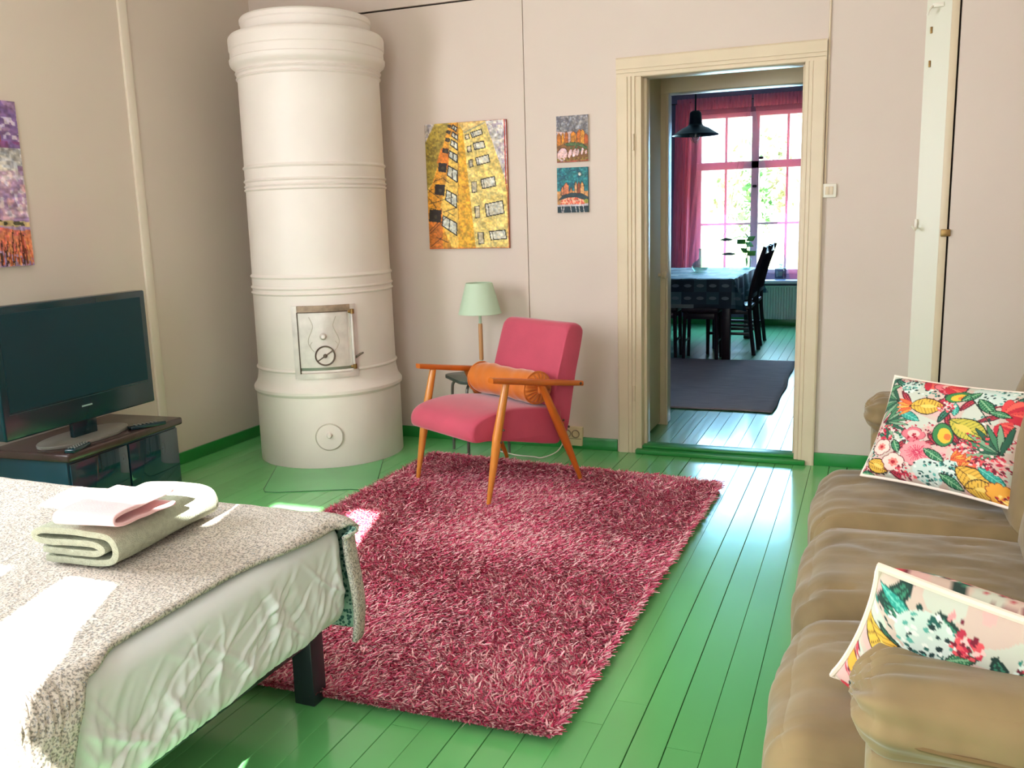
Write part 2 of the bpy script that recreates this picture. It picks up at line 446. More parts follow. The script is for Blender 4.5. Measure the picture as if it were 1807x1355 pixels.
# right and rear walls, ceiling
struct(MB().box2((XR, YR - .1, -.1), (XR + .1, .1, ZC)).build('wall_right', WALL, smooth=False), 'off-white wall behind the sofa')
wr = MB()
SW = [(-1.64, -.50, .5, 2.6), (-.24, .44, .62, 2.44)]
xs = [XL - .1, -1.64, -.50, -.24, .44, XR + .1]
for i in (0, 2, 4): wr.box2((xs[i], YR - .14, 0), (xs[i + 1], YR, ZC))
for (a, b, c, d) in SW: wr.box2((a, YR - .14, 0), (b, YR, c)); wr.box2((a, YR - .14, d), (b, YR, ZC))
struct(wr.build('wall_rear', WALL, smooth=False), 'off-white wall with tall windows')
struct(MB().box2((XL - .1, YR - .1, ZC), (XR + .1, .1, ZC + .1)).build('ceiling', CEIL, smooth=False), 'pale ceiling')

# rear windows: sunlight reaches the bed and rug through the first, the second is added, its blind keeping the sun out
w1 = thing('window_1', None, None, (-1.12, YR, .62)); w1['kind'] = 'structure'; w1['label'] = 'white casement window that lets the sunshine in'
def wpart(nm, a, b, m, par, base, bev=.004):
    return MB().box2([a[i] - base[i] for i in range(3)], [b[i] - base[i] for i in range(3)], bev).build(nm, m, par)
B1 = (-1.12, YR, .62)
y0w, y1w = YR - .135, YR - .095
for nm, a, b in (('frame_stile', (-1.64, y0w, .5), (-1.385, y1w, 2.6)), 
                 ('frame_rail', (-1.385, y0w, 2.49), (-.79, y1w, 2.6)), ('frame_rail', (-1.385, y0w, .5), (-.50, y1w, .62)),
                 ('transom', (-1.385, y0w, 1.875), (-.79, y1w, 2.085)), ('mullion', (-1.15, y0w, .62), (-.98, y1w, 1.875)),
                 ('sun_gap_bar', (-1.11, y0w, 2.24), (-.93, y1w, 2.49))):  # last one: short unseen bar added to split the sun patch on the rug
    wpart(nm, a, b, WINP, w1, B1)
MB().prism([(x + 1.12, z - .62) for x, z in ((-.5, 2.6), (-.79, 2.6), (-.79, 1.95), (-.85, 1.90), (-.80, 1.76), (-.755, 1.69), (-.69, 1.48), (-.63, 1.2), (-.61, .62), (-.5, .62))], 'y', -.128, -.10).build('sun_edge_drape', WHITEP, w1, smooth=False)  # unseen sheet, slanted to shape the sun patch's edge on the bed
w2 = thing('window_2_added', None, None, (.1, YR, .62)); w2['kind'] = 'structure'; w2['label'] = 'added unseen white window with a drawn roller blind'
B2 = (.1, YR, .62)
for nm, a, b in (('frame_stile', (-.24, YR - .13, .62), (-.19, YR - .02, 2.44)), ('frame_stile', (.39, YR - .13, .62), (.44, YR - .02, 2.44)),
                 ('frame_rail', (-.19, YR - .13, 2.39), (.39, YR - .02, 2.44)), ('frame_rail', (-.19, YR - .13, .62), (.39, YR - .02, .70))):
    wpart(nm, a, b, WINP, w2, B2)
wpart('sun_block_blind', (-.20, YR - .06, .68), (.40, YR - .055, 2.40), WHITEP, w2, B2, 0)  # unseen blind added to block the sun here
w3 = thing('window_3', None, None, (XL, -3.6, .85)); w3['kind'] = 'structure'; w3['label'] = 'white window in the side wall'
B3 = (XL, -3.6, .85)
for nm, a, b in (('frame_stile', (XL - .11, wy0, wz0), (XL - .03, wy0 + .05, wz1)), ('frame_stile', (XL - .11, wy1 - .05, wz0), (XL - .03, wy1, wz1)),
                 ('frame_rail', (XL - .11, wy0, wz1 - .05), (XL - .03, wy1, wz1)), ('frame_rail', (XL - .11, wy0, wz0), (XL - .03, wy1, wz0 + .05)),
                 ('mullion', (XL - .11, -3.63, wz0), (XL - .03, -3.57, wz1))):
    wpart(nm, a, b, WINP, w3, B3)
wpart('pane', (XL - .075, wy0, wz0), (XL - .07, wy1, wz1), PANE, w3, B3, 0)

# skirting boards
BH = .068
def skirt(nm, a, b, lab):
    o = MB().box2(a, b, .003).build(nm, GREEN2); struct(o, lab)
skirt('baseboard_back', (XL, -.016, 0), (-1.305, 0, BH), 'green skirting board along the back wall by the stove')
skirt('baseboard_back_corner', (-.243, -.016, 0), (.2, 0, BH), 'green skirting board between doorway and sofa')
skirt('baseboard_left', (XL, YR, 0), (XL + .016, 0, BH), 'green skirting board along the television wall')

# doorway: casing with stepped profile, linings, threshold, hinges, deep passage, inner frame
d1 = thing('door_1', None, None, (-.78, 0, 0)); d1['kind'] = 'structure'; d1['label'] = 'cream double-framed doorway to the kitchen'
BD = (-.78, 0, 0)
OX0, OX1, OZ = -1.297, -.243, 2.136               # outer casing edges
IX0, IX1, IZ = -1.165, -.345, 2.035                # clear opening
def casing_profile(w):                             # (across, out)
    return [(0, 0), (0, .020), (.008, .024), (w * .60, .024), (w * .61, .018), (w * .64, .018), (w * .65, .021), (w * .80, .021), (w * .81, .013), (w * .84, .013), (w * .85, .016), (w, .016), (w, 0)]
cw = .098
mb = MB(); mb.prism([(OX0 - BD[0] + a, -o) for a, o in casing_profile(cw)], 'z', 0, OZ - cw + .0); mb.build('casing_stile', CREAM, d1, smooth=False)
mb = MB(); mb.prism([(OX1 - BD[0] - a, -o) for a, o in casing_profile(cw)], 'z', 0, OZ - cw); mb.build('casing_stile', CREAM, d1, smooth=False)
mb = MB(); mb.prism([(-o, OZ - a) for a, o in casing_profile(cw)], 'x', OX0 - BD[0], OX1 - BD[0]); mb.build('casing_head', CREAM, d1, smooth=False)
def dpart(nm, a, b, m, bev=.003): return wpart(nm, a, b, m, d1, BD, bev)
dpart('jamb', (OX0 + cw - .012, -.008, 0), (IX0, .13, IZ + .03), CREAM); dpart('jamb', (IX1, -.008, 0), (OX1 - cw + .012, .13, IZ + .03), CREAM)
dpart('jamb_stop', (IX0, .05, 0), (IX0 + .016, .13, IZ), CREAM); dpart('jamb_stop', (IX1 - .012, .05, 0), (IX1, .13, IZ), CREAM)
dpart('head_lining', (IX0, -.008, IZ), (IX1, .13, IZ + .04), CREAM)
dpart('threshold', (IX0 - .03, -.045, 0), (IX1 + .06, .13, .026), GREEN2, .006)
dpart('threshold_strip', (IX0 + .0, .0, .026), (IX1 + .0, .10, .042), GREEN2, .005)
# the passage through the thick wall
dpart('passage_lining', (-1.30, .13, 0), (-1.255, .72, 2.3), OLIVEP, 0); dpart('passage_lining', (-.20, .13, 0), (-.16, .72, 2.3), OLIVEP, 0)
dpart('passage_head', (-1.30, .13, 2.12), (-.16, .72, 2.16), OLIVEP, 0)
# a flat cupboard door leaf folded along the passage side
dl = dpart('door_leaf', (-1.252, .135, .02), (-1.215, .70, 2.12), OLIVEP, .004)
dpart('leaf_moulding', (-1.215, .20, .10), (-1.209, .24, 2.0), OLIVEP, .002)
MB().lathe([(0, 0), (.011, 0), (.011, .02), (.022, .026), (.024, .042), (.016, .052), (0, .054)], 16, M=Matrix.Translation((-1.215 + .78, .64, .955)) @ Matrix.Rotation(PI / 2, 4, 'Y')).build('knob', CREAM, d1)
# inner frame towards the kitchen
dpart('inner_jamb', (-1.262, .70, 0), (-1.178, .84, 2.03), CREAM, .006); dpart('inner_jamb', (-.385, .70, 0), (-.29, .84, 2.03), CREAM, .006)
dpart('inner_head', (-1.262, .70, 2.03), (-.29, .84, 2.13), CREAM, .006)
dpart('inner_bead', (-1.182, .69, 0), (-1.168, .72, 2.03), CREAM, .004)
for z in (1.66, .30):                               # lift-off hinges on the casing
    MB().tube([(OX0 + cw - .006 - BD[0], -.022, z), (OX0 + cw - .006 - BD[0], -.022, z + .085)], [.006, .006], 10).build('hinge', CREAM, d1)

# tall built-in cupboard front beside the doorway with a bevelled frame and a dark gap
d2 = thing('door_2', None, None, (.3, 0, 0)); d2['kind'] = 'structure'; d2['label'] = 'pale flush closet door with bevelled frame'
BW = (.3, 0, 0)
MB().prism([(.19 - .3, 0), (.292 - .3, -.05), (.325 - .3, -.05), (.325 - .3, 0)], 'z', 0, ZC).build('frame_stile', mat('pale_green_white_paint', (222, 218, 200), .4), d2, smooth=False)
MB().box2((.292 - .3, -.056, 0), (.325 - .3, -.05, ZC), .002).build('frame_edge', CREAM, d2)
MB().box2((.334 - .3, -.054, .01), (XR - .3, -.02, ZC), .002).build('closet_leaf', WALL, d2)
MB().box2((.325 - .3, -.020, 0), (XR - .3, -.0, ZC)).build('gap_backing', DARKGAP, d2)
MB().box((.319 - .3, -.062, 1.198), (.042, .012, .034), .003).build('latch', BRASS, d2)
hk = MB(); hk.box((.19 - .3, -.012, 1.24), (.012, .01, .05), .003); hk.tube(bez([(.19 - .3, -.012, 1.225), (.185 - .3, -.05, 1.215), (.17 - .3, -.062, 1.235)]), .005, 8); hk.build('coat_hook', WHITEP, d2)
hk = MB(); hk.box((.235 - .3, -.03, 2.235), (.05, .02, .02), .003); hk.tube(bez([(.215 - .3, -.03, 2.235), (.2 - .3, -.06, 2.215), (.19 - .3, -.055, 2.19)]), .005, 8); hk.build('coat_hook', WHITEP, d2)
for z in (2.13, 1.98): MB().box((.212 - .3, -.014, z), (.01, .008, .03), .002).build('bracket', BRASS, d2)

# kitchen shell
KW = MB(); KX0, KX1 = -2.40, .86; wx0, wx1, wz0k, wz1k = -1.955, -.62, .60, 2.43
KW.box2((KX0 - .1, YK1, -.1), (wx0, YK1 + .14, 3)); KW.box2((wx1, YK1, -.1), (KX1 + .1, YK1 + .14, 3))
KW.box2((wx0, YK1, -.1), (wx1, YK1 + .14, wz0k)); KW.box2((wx0, YK1, wz1k), (wx1, YK1 + .14, 3))
struct(KW.build('wall_kitchen_window', MAUVE, smooth=False), 'mauve kitchen wall around the window')
struct(MB().box2((KX0 - .1, YK0, -.1), (KX0, YK1 + .1, 3)).build('wall_kitchen_left', MAUVE, smooth=False), 'mauve kitchen side wall')
struct(MB().box2((KX1, 0, -.1), (KX1 + .1, YK1 + .1, 3)).build('wall_kitchen_right', MAUVE, smooth=False), 'mauve kitchen side wall behind the cupboard')
kd = MB(); kd.box2((KX0, .72, -.1), (-1.262, .80, 3)); kd.box2((-.29, .72, -.1), (KX1, .80, 3)); kd.box2((-1.262, .72, 2.13), (-.29, .80, 3))
struct(kd.build('wall_kitchen_door', MAUVE, smooth=False), 'mauve kitchen wall around the doorway')
struct(MB().box2((KX0 - .1, 0, 2.95), (KX1 + .1, YK1 + .1, 3.05)).build('ceiling_kitchen', CEIL, smooth=False), 'kitchen ceiling')

# ------------------------------------------------------------------ masonry stove in the corner
SX, SY = -2.929, -.427
st = thing('masonry_stove', 'tall round cream stove with ringed mouldings and silver fire door', 'stove', (SX, SY, 0))
def ring(r, z, h=.010, b=.008): return [(r, z - h), (r + b * .7, z - h * .55), (r + b, z), (r + b * .7, z + h * .55), (r, z + h)]
MB().lathe([(0, 0), (.412, 0), (.412, .392), (.416, .398), (.424, .408), (.424, .424), (.418, .434), (.409, .446), (.402, .462), (.398, .482), (.395, .500), (.3935, .510)] +
           ring(.3935, .535) + [(.3925, .56)], 96).build('plinth', STOVE, st, angle=30)
MB().lathe([(.3925, .56), (.391, .94)] + ring(.391, .955, .009) + ring(.391, .985, .009) + [(.391, 1.02)] + ring(.390, 1.045, .01) + [(.388, 1.06)], 96).build('lower_drum', STOVE, st, angle=30)
MB().lathe([(.388, 1.06), (.385, 1.50)] + ring(.385, 1.513, .008) + ring(.385, 1.533, .008) + ring(.385, 1.56, .008) + [(.385, 1.60)] + ring(.385, 1.632, .01) + [(.384, 1.645)], 96).build('middle_drum', STOVE, st, angle=30)
MB().lathe([(.384, 1.645), (.382, 2.085)] + ring(.383, 2.10, .008) + [(.385, 2.118)] + ring(.386, 2.128, .008) + [(.388, 2.142), (.396, 2.152), (.412, 2.165), (.418, 2.180), (.419, 2.195), (.413, 2.200), (.412, 2.240), (.417, 2.246), (.418, 2.30), (.414, 2.312), (.405, 2.322), (.34, 2.330)], 96).build('cornice', STOVE, st, angle=30)
MB().lathe([(.34, 2.328), (.346, 2.335), (.346, 2.378), (.351, 2.385), (.351, 2.405), (.345, 2.414), (.33, 2.42), (0, 2.425)], 96).build('crown', STOVE, st, angle=30)
def cyl(th, z, r):                                  # th in degrees from the -Y direction towards +X
    a = math.radians(th); return Vector((r * math.sin(a), -r * math.cos(a), z))
def cyl_patch(th0, th1, z0, z1, r0, r1, nm, m, par, nth=18, hole=None):
    mb = MB(); t = bmesh.new()
    ths = [th0 + (th1 - th0) * i / nth for i in range(nth + 1)]
    A = [[t.verts.new(cyl(th, z, r)) for (z, r) in ((z0, r0), (z0, r1), (z1, r1), (z1, r0))] for th in ths]
    for i in range(nth):
        for k in range(4): t.faces.new((A[i][k], A[i + 1][k], A[i + 1][(k + 1) % 4], A[i][(k + 1) % 4]))
    t.faces.new(A[0]); t.faces.new(A[-1][::-1]); bmesh.ops.recalc_face_normals(t, faces=t.faces)
    mb._merge(t); return mb.build(nm, m, par, angle=30)
fd = bpy.data.objects.new('fire_door', None); COL.objects.link(fd); fd.parent = st
cyl_patch(7.7, 12.2, .50, .895, .385, .407, 'frame_stile', IRON, fd, 4)
cyl_patch(52.6, 57.2, .50, .895, .385, .407, 'frame_stile', IRON, fd, 4)
cyl_patch(12.2, 52.6, .858, .895, .385, .407, 'frame_rail', mat('sooty_silver_paint', (150, 128, 108), .5, metal=.4, var=(26, .35)), fd)
cyl_patch(12.2, 52.6, .50, .528, .385, .407, 'frame_rail', IRON, fd)
cyl_patch(12.2, 52.6, .528, .56, .385, .396, 'ash_lip', mat('green_grey_metal', (140, 150, 132), .3, metal=.6), fd)
cyl_patch(12.4, 50.0, .560, .857, .385, .402, 'door_plate', IRON, fd)
cyl_patch(12.0, 12.5, .528, .860, .386, .4085, 'door_shadow_joint', IRON_D, fd, 2)
cyl_patch(12.4, 50.4, .857, .862, .386, .4085, 'door_shadow_joint', IRON_D, fd)
rod = MB(); rod.tube([cyl(53.4, .562, .416), cyl(53.4, .852, .416)], .0075, 10); rod.build('hinge_rod', IRON, fd)
for z in (.855, .555):
    h = MB(); h.tube([cyl(51.0, z, .406), cyl(55.2, z, .418)], .008, 8); h.tube([cyl(53.8, z - .012, .416), cyl(53.8, z + .014, .416)], .011, 10); h.build('hinge_knuckle', BRASS, fd)
lt = MB(); lt.tube([cyl(54.5, .600, .405), cyl(57.5, .622, .43), cyl(59.5, .630, .44)], [.006, .006, .004], 8); lt.build('latch', IRON_D, fd)
def Mcyl(th, z, r):
    a = math.radians(th); n = Vector((math.sin(a), -math.cos(a), 0)); x = Vector((math.cos(a), math.sin(a), 0)); y = Vector((0, 0, 1))
    return Matrix(((x.x, y.x, n.x, n.x * r), (x.y, y.y, n.y, n.y * r), (0, 1, 0, z), (0, 0, 0, 1)))
MB().lathe([(0, .028), (.010, .027), (.015, .020), (.0155, .012), (.017, .008), (.0195, .006), (.0195, 0)], 24, M=Mcyl(31.2, .729, .402)).build('door_knob', IRON, fd)
wh = fd
MB().lathe([(0, .009), (.046, .009), (.048, .006), (.048, 0)], 32, M=Mcyl(31.8, .624, .402)).build('draught_wheel_disc', IRON, wh)
MB().lathe([(.048, .004), (.048, .013), (.052, .014), (.0545, .011), (.0545, .002)], 40, M=Mcyl(31.8, .624, .402)).build('draught_wheel_rim', IRON_D, wh)
MB().lathe([(0, .022), (.008, .021), (.011, .016), (.011, .006)], 20, M=Mcyl(31.8, .624, .402)).build('draught_wheel_hub', IRON_D, wh)
for ang in (34, 214):
    M = Mcyl(31.8, .624, .402) @ Matrix.Rotation(math.radians(ang), 4, 'Z')
    MB().box((.029, 0, .010), (.040, .006, .008), .002, M=M).build('draught_wheel_spoke', IRON_D, wh)
MPL = mat('relief_line', (186, 176, 160), .45, metal=.4)
for sgn in (-1, 1):
    pts = [cyl(31.3 + sgn * d, z, .4025) for d, z in ((10.2, .835), (8.6, .81), (7.6, .785), (9.0, .755), (11.0, .725), (11.6, .695), (10.0, .668), (8.2, .652))]
    MB().tube(bez(pts, 6), .0018, 6).build('relief', MPL, fd)
    pts = [cyl(31.3 + sgn * d, z, .4025) for d, z in ((8.6, .70), (10.2, .685), (9.4, .663), (7.4, .645))]
    MB().tube(bez(pts, 6), .0015, 6).build('relief', MPL, fd)
ha = bpy.data.objects.new('cleanout_hatch', None); COL.objects.link(ha); ha.parent = st
MB().lathe([(0, .009), (.070, .008), (.072, .004), (.072, 0)], 40, M=Mcyl(31, .176, .407)).build('cover', STOVE, ha)
MB().tube([Mcyl(31, .176, .4135) @ Vector((.0745 * math.cos(2 * PI * k / 48), .0745 * math.sin(2 * PI * k / 48), 0)) for k in range(48)], .0022, 6, closed=True).build('groove', MPL, ha)
MB().lathe([(0, .022), (.010, .021), (.015, .014), (.0165, .004), (.0165, 0)], 24, M=Mcyl(31, .186, .414)).build('knob', STOVE, ha)

# sheet metal hearth plate let into the floor in front of the stove
hp = [(SX + .416 * math.sin(math.radians(a_)), SY - .416 * math.cos(math.radians(a_))) for a_ in range(-16, 78, 6)] + [ (-2.29, -1.04), (-2.33, -1.09), (-2.40, -1.10), (-2.74, -1.255), (-2.80, -1.262), (-2.835, -1.225)]  # follows the plinth, then the cut sheet
hearth = thing('hearth_plate', 'flat green painted sheet metal plate on the floor before the stove', 'hearth plate', (-2.6, -.95, 0))
hq_ = [(x + 2.6, y + .95) for x, y in hp]
MB().prism(hq_, 'z', .0, .003).build('sheet', mat('green_painted_sheet', (98, 176, 110), .2, var=(2.2, .08)), hearth, smooth=False)
MB().tube([(x, y, .0028) for x, y in hq_[15:]] , .0016, 6).build('edge_joint', mat('dark_green_joint', (40, 92, 52), .6), hearth)
MB().tube([(hq_[-1][0], hq_[-1][1], .0028), (hq_[0][0], hq_[0][1], .0028)], .0016, 6).build('edge_joint', mat('dark_green_joint', (40, 92, 52)), hearth)

# ------------------------------------------------------------------ pictures on the walls
def picture(nm, cv, wid, hei, depth, M, label, rows, group=None):
    cv.brush(); root = thing(nm, label, 'painting', M.translation, 0, group); root.rotation_euler = M.to_euler()
    H, W = cv.h, cv.w
    X = (cv.U - .5) * wid; Z = (.5 - cv.V) * hei; Y = np.zeros_like(X) - depth
    V = np.stack([X, Y, Z], -1).reshape(-1, 3); idx = np.arange(H * W).reshape(H, W)
    Fc = np.stack([idx[:-1, :-1], idx[1:, :-1], idx[1:, 1:], idx[:-1, 1:]], -1).reshape(-1, 4)
    np_mesh('painted_canvas', V, Fc, attr_mat('paint_surface', bump=.25), root, cv.linear().reshape(-1, 3))
    MB().box2((-wid / 2, -depth + .0008, -hei / 2), (wid / 2, 0, hei / 2), .0006).build('stretcher', rows, root)
    return root
BK = (30, 22, 18)
# 1: tall yellow apartment blocks seen from below
q = homog([(72, 105), (845, 66), (870, 1290), (112, 1290)])
Q = lambda *p: [q(x, y) for x, y in p]
c = Canvas(150, 212, 1.41, (236, 200, 110), 3)
n1 = c.noise(40, 60); n2 = c.noise(16, 20)
c.poly(Q((60, 90), (175, 90), (70, 300)), (196, 184, 176)); c.put((n1 > .6) & c.pmask(Q((60, 90), (175, 90), (70, 300))), (150, 136, 150), .7); c.line(q(74, 110), q(112, 1285), .008, (150, 110, 80))
c.poly(Q((170, 95), (310, 90), (145, 660), (95, 720), (75, 285)), (166, 140, 52))
c.put((n1 > .62) & c.pmask(Q((170, 95), (310, 90), (145, 660), (95, 720), (75, 285))), (120, 98, 40), .6)
c.put((n2 > .66) & c.pmask(Q((170, 95), (310, 90), (145, 660), (95, 720), (75, 285))), (206, 176, 84), .6)
c.poly(Q((308, 95), (392, 92), (388, 1295), (100, 1295), (100, 740), (148, 655)), (222, 150, 40))
c.poly(Q((305, 230), (390, 220), (385, 1295), (330, 1295), (200, 980), (300, 520)), (232, 186, 84))
c.poly(Q((230, 330), (300, 330), (300, 520), (185, 470)), (216, 118, 26)); c.poly(Q((110, 1000), (230, 900), (240, 1290), (110, 1290)), (206, 116, 40))
c.poly(Q((392, 92), (442, 86), (555, 1295), (386, 1295)), (226, 168, 44)); c.put((n1 > .68) & c.pmask(Q((392, 92), (442, 86), (555, 1295), (386, 1295))), (200, 130, 30), .6)
c.line(q(390, 95), q(386, 1020), .006, (60, 40, 25), .8)
c.poly(Q((440, 184), (650, 92), (855, 700), (872, 1295), (552, 1295)), (232, 204, 122)); c.put((n2 > .6) & c.pmask(Q((440, 184), (650, 92), (855, 700), (872, 1295), (552, 1295))), (222, 190, 104), .7)
c.poly(Q((392, 92), (640, 70), (640, 98), (446, 184)), (236, 196, 120)); c.poly(Q((446, 184), (640, 90), (650, 100), (452, 192)), (150, 150, 120))
c.poly(Q((650, 80), (850, 60), (856, 690)), (214, 204, 196)); c.put((n1 > .66) & c.pmask(Q((650, 80), (850, 60), (856, 690))), (160, 140, 160), .7)
c.line(q(834, 66), q(842, 680), .014, (178, 44, 30)); c.line(q(850, 690), q(866, 1285), .008, (190, 90, 60))
c.line(q(72, 108), q(845, 68), .006, (190, 96, 50)); c.line(q(112, 1285), q(868, 1285), .009, (198, 84, 48))
def pw(p, fill, ew=.011):
    P = [q(x, y) for x, y in p]; c.poly(P, fill, 1, BK, ew)
for (x, y, w, h, s) in ((458, 212, 36, 42, .25), (476, 322, 36, 52, .25), (492, 450, 34, 68, .2), (516, 658, 46, 100, .12), (545, 890, 44, 110, .1), (572, 1140, 52, 108, .05)):
    pw([(x, y), (x + w, y - s * w), (x + w + 5, y + h - s * w), (x + 6, y + h)], (206, 190, 160), .009)
for (x, y, w, h, s) in ((512, 190, 100, 46, .33), (534, 290, 100, 62, .2), (556, 430, 122, 70, .25), (604, 634, 130, 88, .2), (642, 870, 168, 118, .18), (682, 1130, 150, 82, .08)):
    pw([(x, y), (x + w, y - s * w), (x + w + 14, y + h - s * w), (x + 16, y + h)], (214, 206, 188), .012)
    c.line(q(x + w * .18, y - s * w * .18), q(x + w * .18 + 12, y + h - s * w * .18), .008, BK)
for (x, y, w, h) in ((296, 105, 34, 36), (284, 158, 40, 42), (272, 232, 48, 46), (244, 330, 60, 56), (204, 468, 80, 96), (168, 672, 96, 112), (112, 912, 116, 128)):
    c.poly(Q((x, y), (x + w, y + 8), (x + w - 8, y + h), (x - 6, y + h - 14)), (38, 26, 20)); c.ell(q(x + w * .5, y + h * .55), .02, .02, (70, 58, 40))
for (x, y, w, h, s) in ((336, 110, 44, 40, .6), (334, 180, 56, 44, .6), (322, 252, 66, 60, .6), (304, 356, 80, 70, .55), (290, 498, 92, 110, .55), (272, 728, 104, 116, .55), (236, 972, 138, 116, .55)):
    pw([(x + 6, y), (x + w, y + s * w), (x + w - 4, y + h + s * w), (x - 4, y + h * .82)], (206, 204, 190), .013)
    c.line(q(x + w * .5, y + s * w * .5), q(x + w * .45, y + h * .9 + s * w * .5), .012, BK)
for (a, b) in (((100, 720), (200, 800)), ((110, 860), (330, 800)), ((105, 800), (180, 900)), ((120, 1140), (300, 960)), ((240, 940), (370, 900)), ((180, 640), (250, 610)), ((250, 620), (300, 660)), ((150, 660), (190, 620)), ((120, 1270), (230, 1180)), ((180, 1180), (290, 1230)), ((112, 900), (230, 930)), ((104, 750), (140, 720)), ((200, 1030), (110, 1120)), ((290, 945), (340, 970))):
    c.line(q(*a), q(*b), .009, (50, 34, 24), .85)
picture('painting_yellow_towers', c, .507, .712, .018, Matrix.Translation((-2.186, 0, 1.513)) , 'large painting of yellow apartment towers with dark windows', mat('red_canvas_edge', (170, 66, 44), .7)).name = 'canvas_painting'
# 2: grey sky, orange towers, pale tents
q = homog([(160, 112), (535, 92), (540, 640), (160, 660)]); Q = lambda *p: [q(x, y) for x, y in p]
c = Canvas(72, 98, 1.36, (128, 124, 128), 5); n1 = c.noise(9, 12); n2 = c.noise(22, 26)
c.put(n1 > .55, (98, 94, 104), .7); c.put(n2 > .66, (176, 172, 176), .6)
c.poly(Q((280, 300), (345, 285), (320, 430), (160, 300), (160, 290)), (216, 178, 170)); 
for (x0, x1, yt, yb, col) in ((160, 215, 305, 480, (196, 116, 28)), (215, 255, 300, 450, (212, 140, 40)), (255, 300, 285, 420, (178, 94, 26)), (325, 400, 285, 440, (206, 128, 34)), (400, 470, 262, 450, (198, 106, 26)), (440, 500, 262, 470, (218, 146, 48)), (485, 540, 310, 500, (190, 90, 36))):
    c.poly(Q((x0, yb), (x0 + 6, yt + 30), ((x0 + x1) / 2, yt), (x1 - 4, yt + 30), (x1, yb)), col, 1, (96, 48, 22), .012)
c.poly(Q((160, 470), (260, 420), (540, 430), (540, 650), (160, 660)), (128, 84, 40)); c.put((n2 > .55) & c.pmask(Q((250, 430), (400, 405), (540, 470), (540, 560), (260, 480))), (70, 96, 52))
c.poly(Q((250, 440), (330, 415), (470, 430), (535, 500), (500, 490), (400, 450), (290, 460)), (84, 110, 62), 1, (40, 44, 30), .012)
for (x, y, w, h, r) in ((225, 565, .15, .20, .35), (320, 550, .05, .13, .3), (372, 540, .055, .12, .3), (412, 535, .04, .1, .3), (465, 520, .035, .1, .25), (510, 530, .03, .06, .25)): c.ell(q(x, y), w, h, (232, 190, 190), r, (86, 40, 26), .14)
c.put((n2 > .6) & (c.V > .9), (150, 120, 50)); c.line((0, .995), (1, .975), .02, (178, 70, 66))
picture('canvas_painting', c, .181, .246, .014, Matrix.Translation((-1.546, 0, 1.740)), 'small painting of orange towers under a stormy grey sky', mat('white_canvas_edge', (206, 196, 186), .7))
# 3: teal night sky
q = homog([(165, 722), (532, 712), (535, 1250), (172, 1258)]); Q = lambda *p: [q(x, y) for x, y in p]
c = Canvas(72, 98, 1.36, (24, 108, 118), 8); n1 = c.noise(10, 14); n2 = c.noise(24, 30)
c.put(n1 > .58, (20, 84, 104), .8); c.put(n2 > .66, (60, 148, 150), .7); c.ell(q(436, 798), .045, .045, (240, 236, 214), 0, (16, 60, 66), .4)
c.poly(Q((165, 1000), (540, 1000), (540, 1170), (165, 1170)), (196, 140, 84))
for (x0, x1, yt, col) in ((212, 252, 940, (206, 128, 80)), (240, 310, 895, (212, 124, 84)), (315, 350, 950, (196, 130, 76)), (372, 410, 880, (206, 150, 104)), (405, 445, 885, (150, 76, 46)), (440, 488, 885, (218, 158, 96))):
    c.poly(Q((x0, 1050), (x0 + 4, yt + 40), ((x0 + x1) / 2, yt), (x1 - 4, yt + 40), (x1, 1050)), col, 1, (56, 30, 30), .016)
c.poly(Q((185, 1110), (230, 1050), (340, 1020), (460, 1030), (535, 1070), (535, 1120), (450, 1090), (340, 1070), (240, 1090)), (36, 58, 66), 1, (20, 26, 30), .014)
c.poly(Q((200, 1170), (220, 1105), (300, 1075), (400, 1075), (480, 1110), (500, 1170)), (214, 92, 66)); c.put((n2 > .5) & c.pmask(Q((200, 1170), (220, 1105), (300, 1075), (400, 1075), (480, 1110), (500, 1170))), (236, 170, 140))
c.ell(q(512, 1118), .07, .06, (150, 160, 60)); c.poly(Q((165, 1165), (540, 1150), (540, 1185), (165, 1190)), (190, 180, 186))
c.poly(Q((165, 1182), (540, 1176), (540, 1262), (165, 1262)), (16, 48, 60))
for x in (215, 250, 325, 385, 425, 475): c.line(q(x, 1180), q(x + (12 if x % 2 else -10), 1255), .018, (206, 196, 190))
picture('canvas_painting', c, .178, .243, .014, Matrix.Translation((-1.549, 0, 1.467)), 'small painting of a moonlit teal sky over orange towers', mat('teal_canvas_edge', (30, 80, 90), .7))
# 4: purple sunset sky on the television wall
c = Canvas(150, 170, 1.0, (150, 120, 160), 9); n1 = c.noise(14, 18); n2 = c.noise(40, 46); n3 = c.noise(8, 10); V = c.V; U = c.U
c.put(V < .3, (122, 92, 142)); c.put((V < .3) & (n1 > .6), (164, 132, 170), .8); c.put((V > .1) & (V < .24) & (n2 > .58), (206, 194, 206), .8)
c.put((V > .24) & (V < .30) & (n1 > .35), (128, 66, 116), .8); c.put((V > .28) & (V < .42), (160, 156, 158)); c.put((V > .28) & (V < .42) & (n2 > .5), (206, 202, 200), .9); c.put((V > .39) & (V < .46) & (n1 > .5), (134, 92, 130), .8)
c.put((V > .42) & (V < .72), (190, 156, 176)); c.put((V > .42) & (V < .72) & (n1 > .55), (164, 132, 172), .8); c.put((V > .42) & (V < .7) & (n2 > .62), (220, 206, 212), .8); c.put((V > .5) & (V < .72) & (n3 > .6), (212, 160, 164), .7)
hl = .66 + .07 * U; c.put((V > hl) & (V < hl + .035), (200, 176, 120)); c.put((V > hl) & (V < hl + .03) & (n2 > .6), (70, 66, 40))
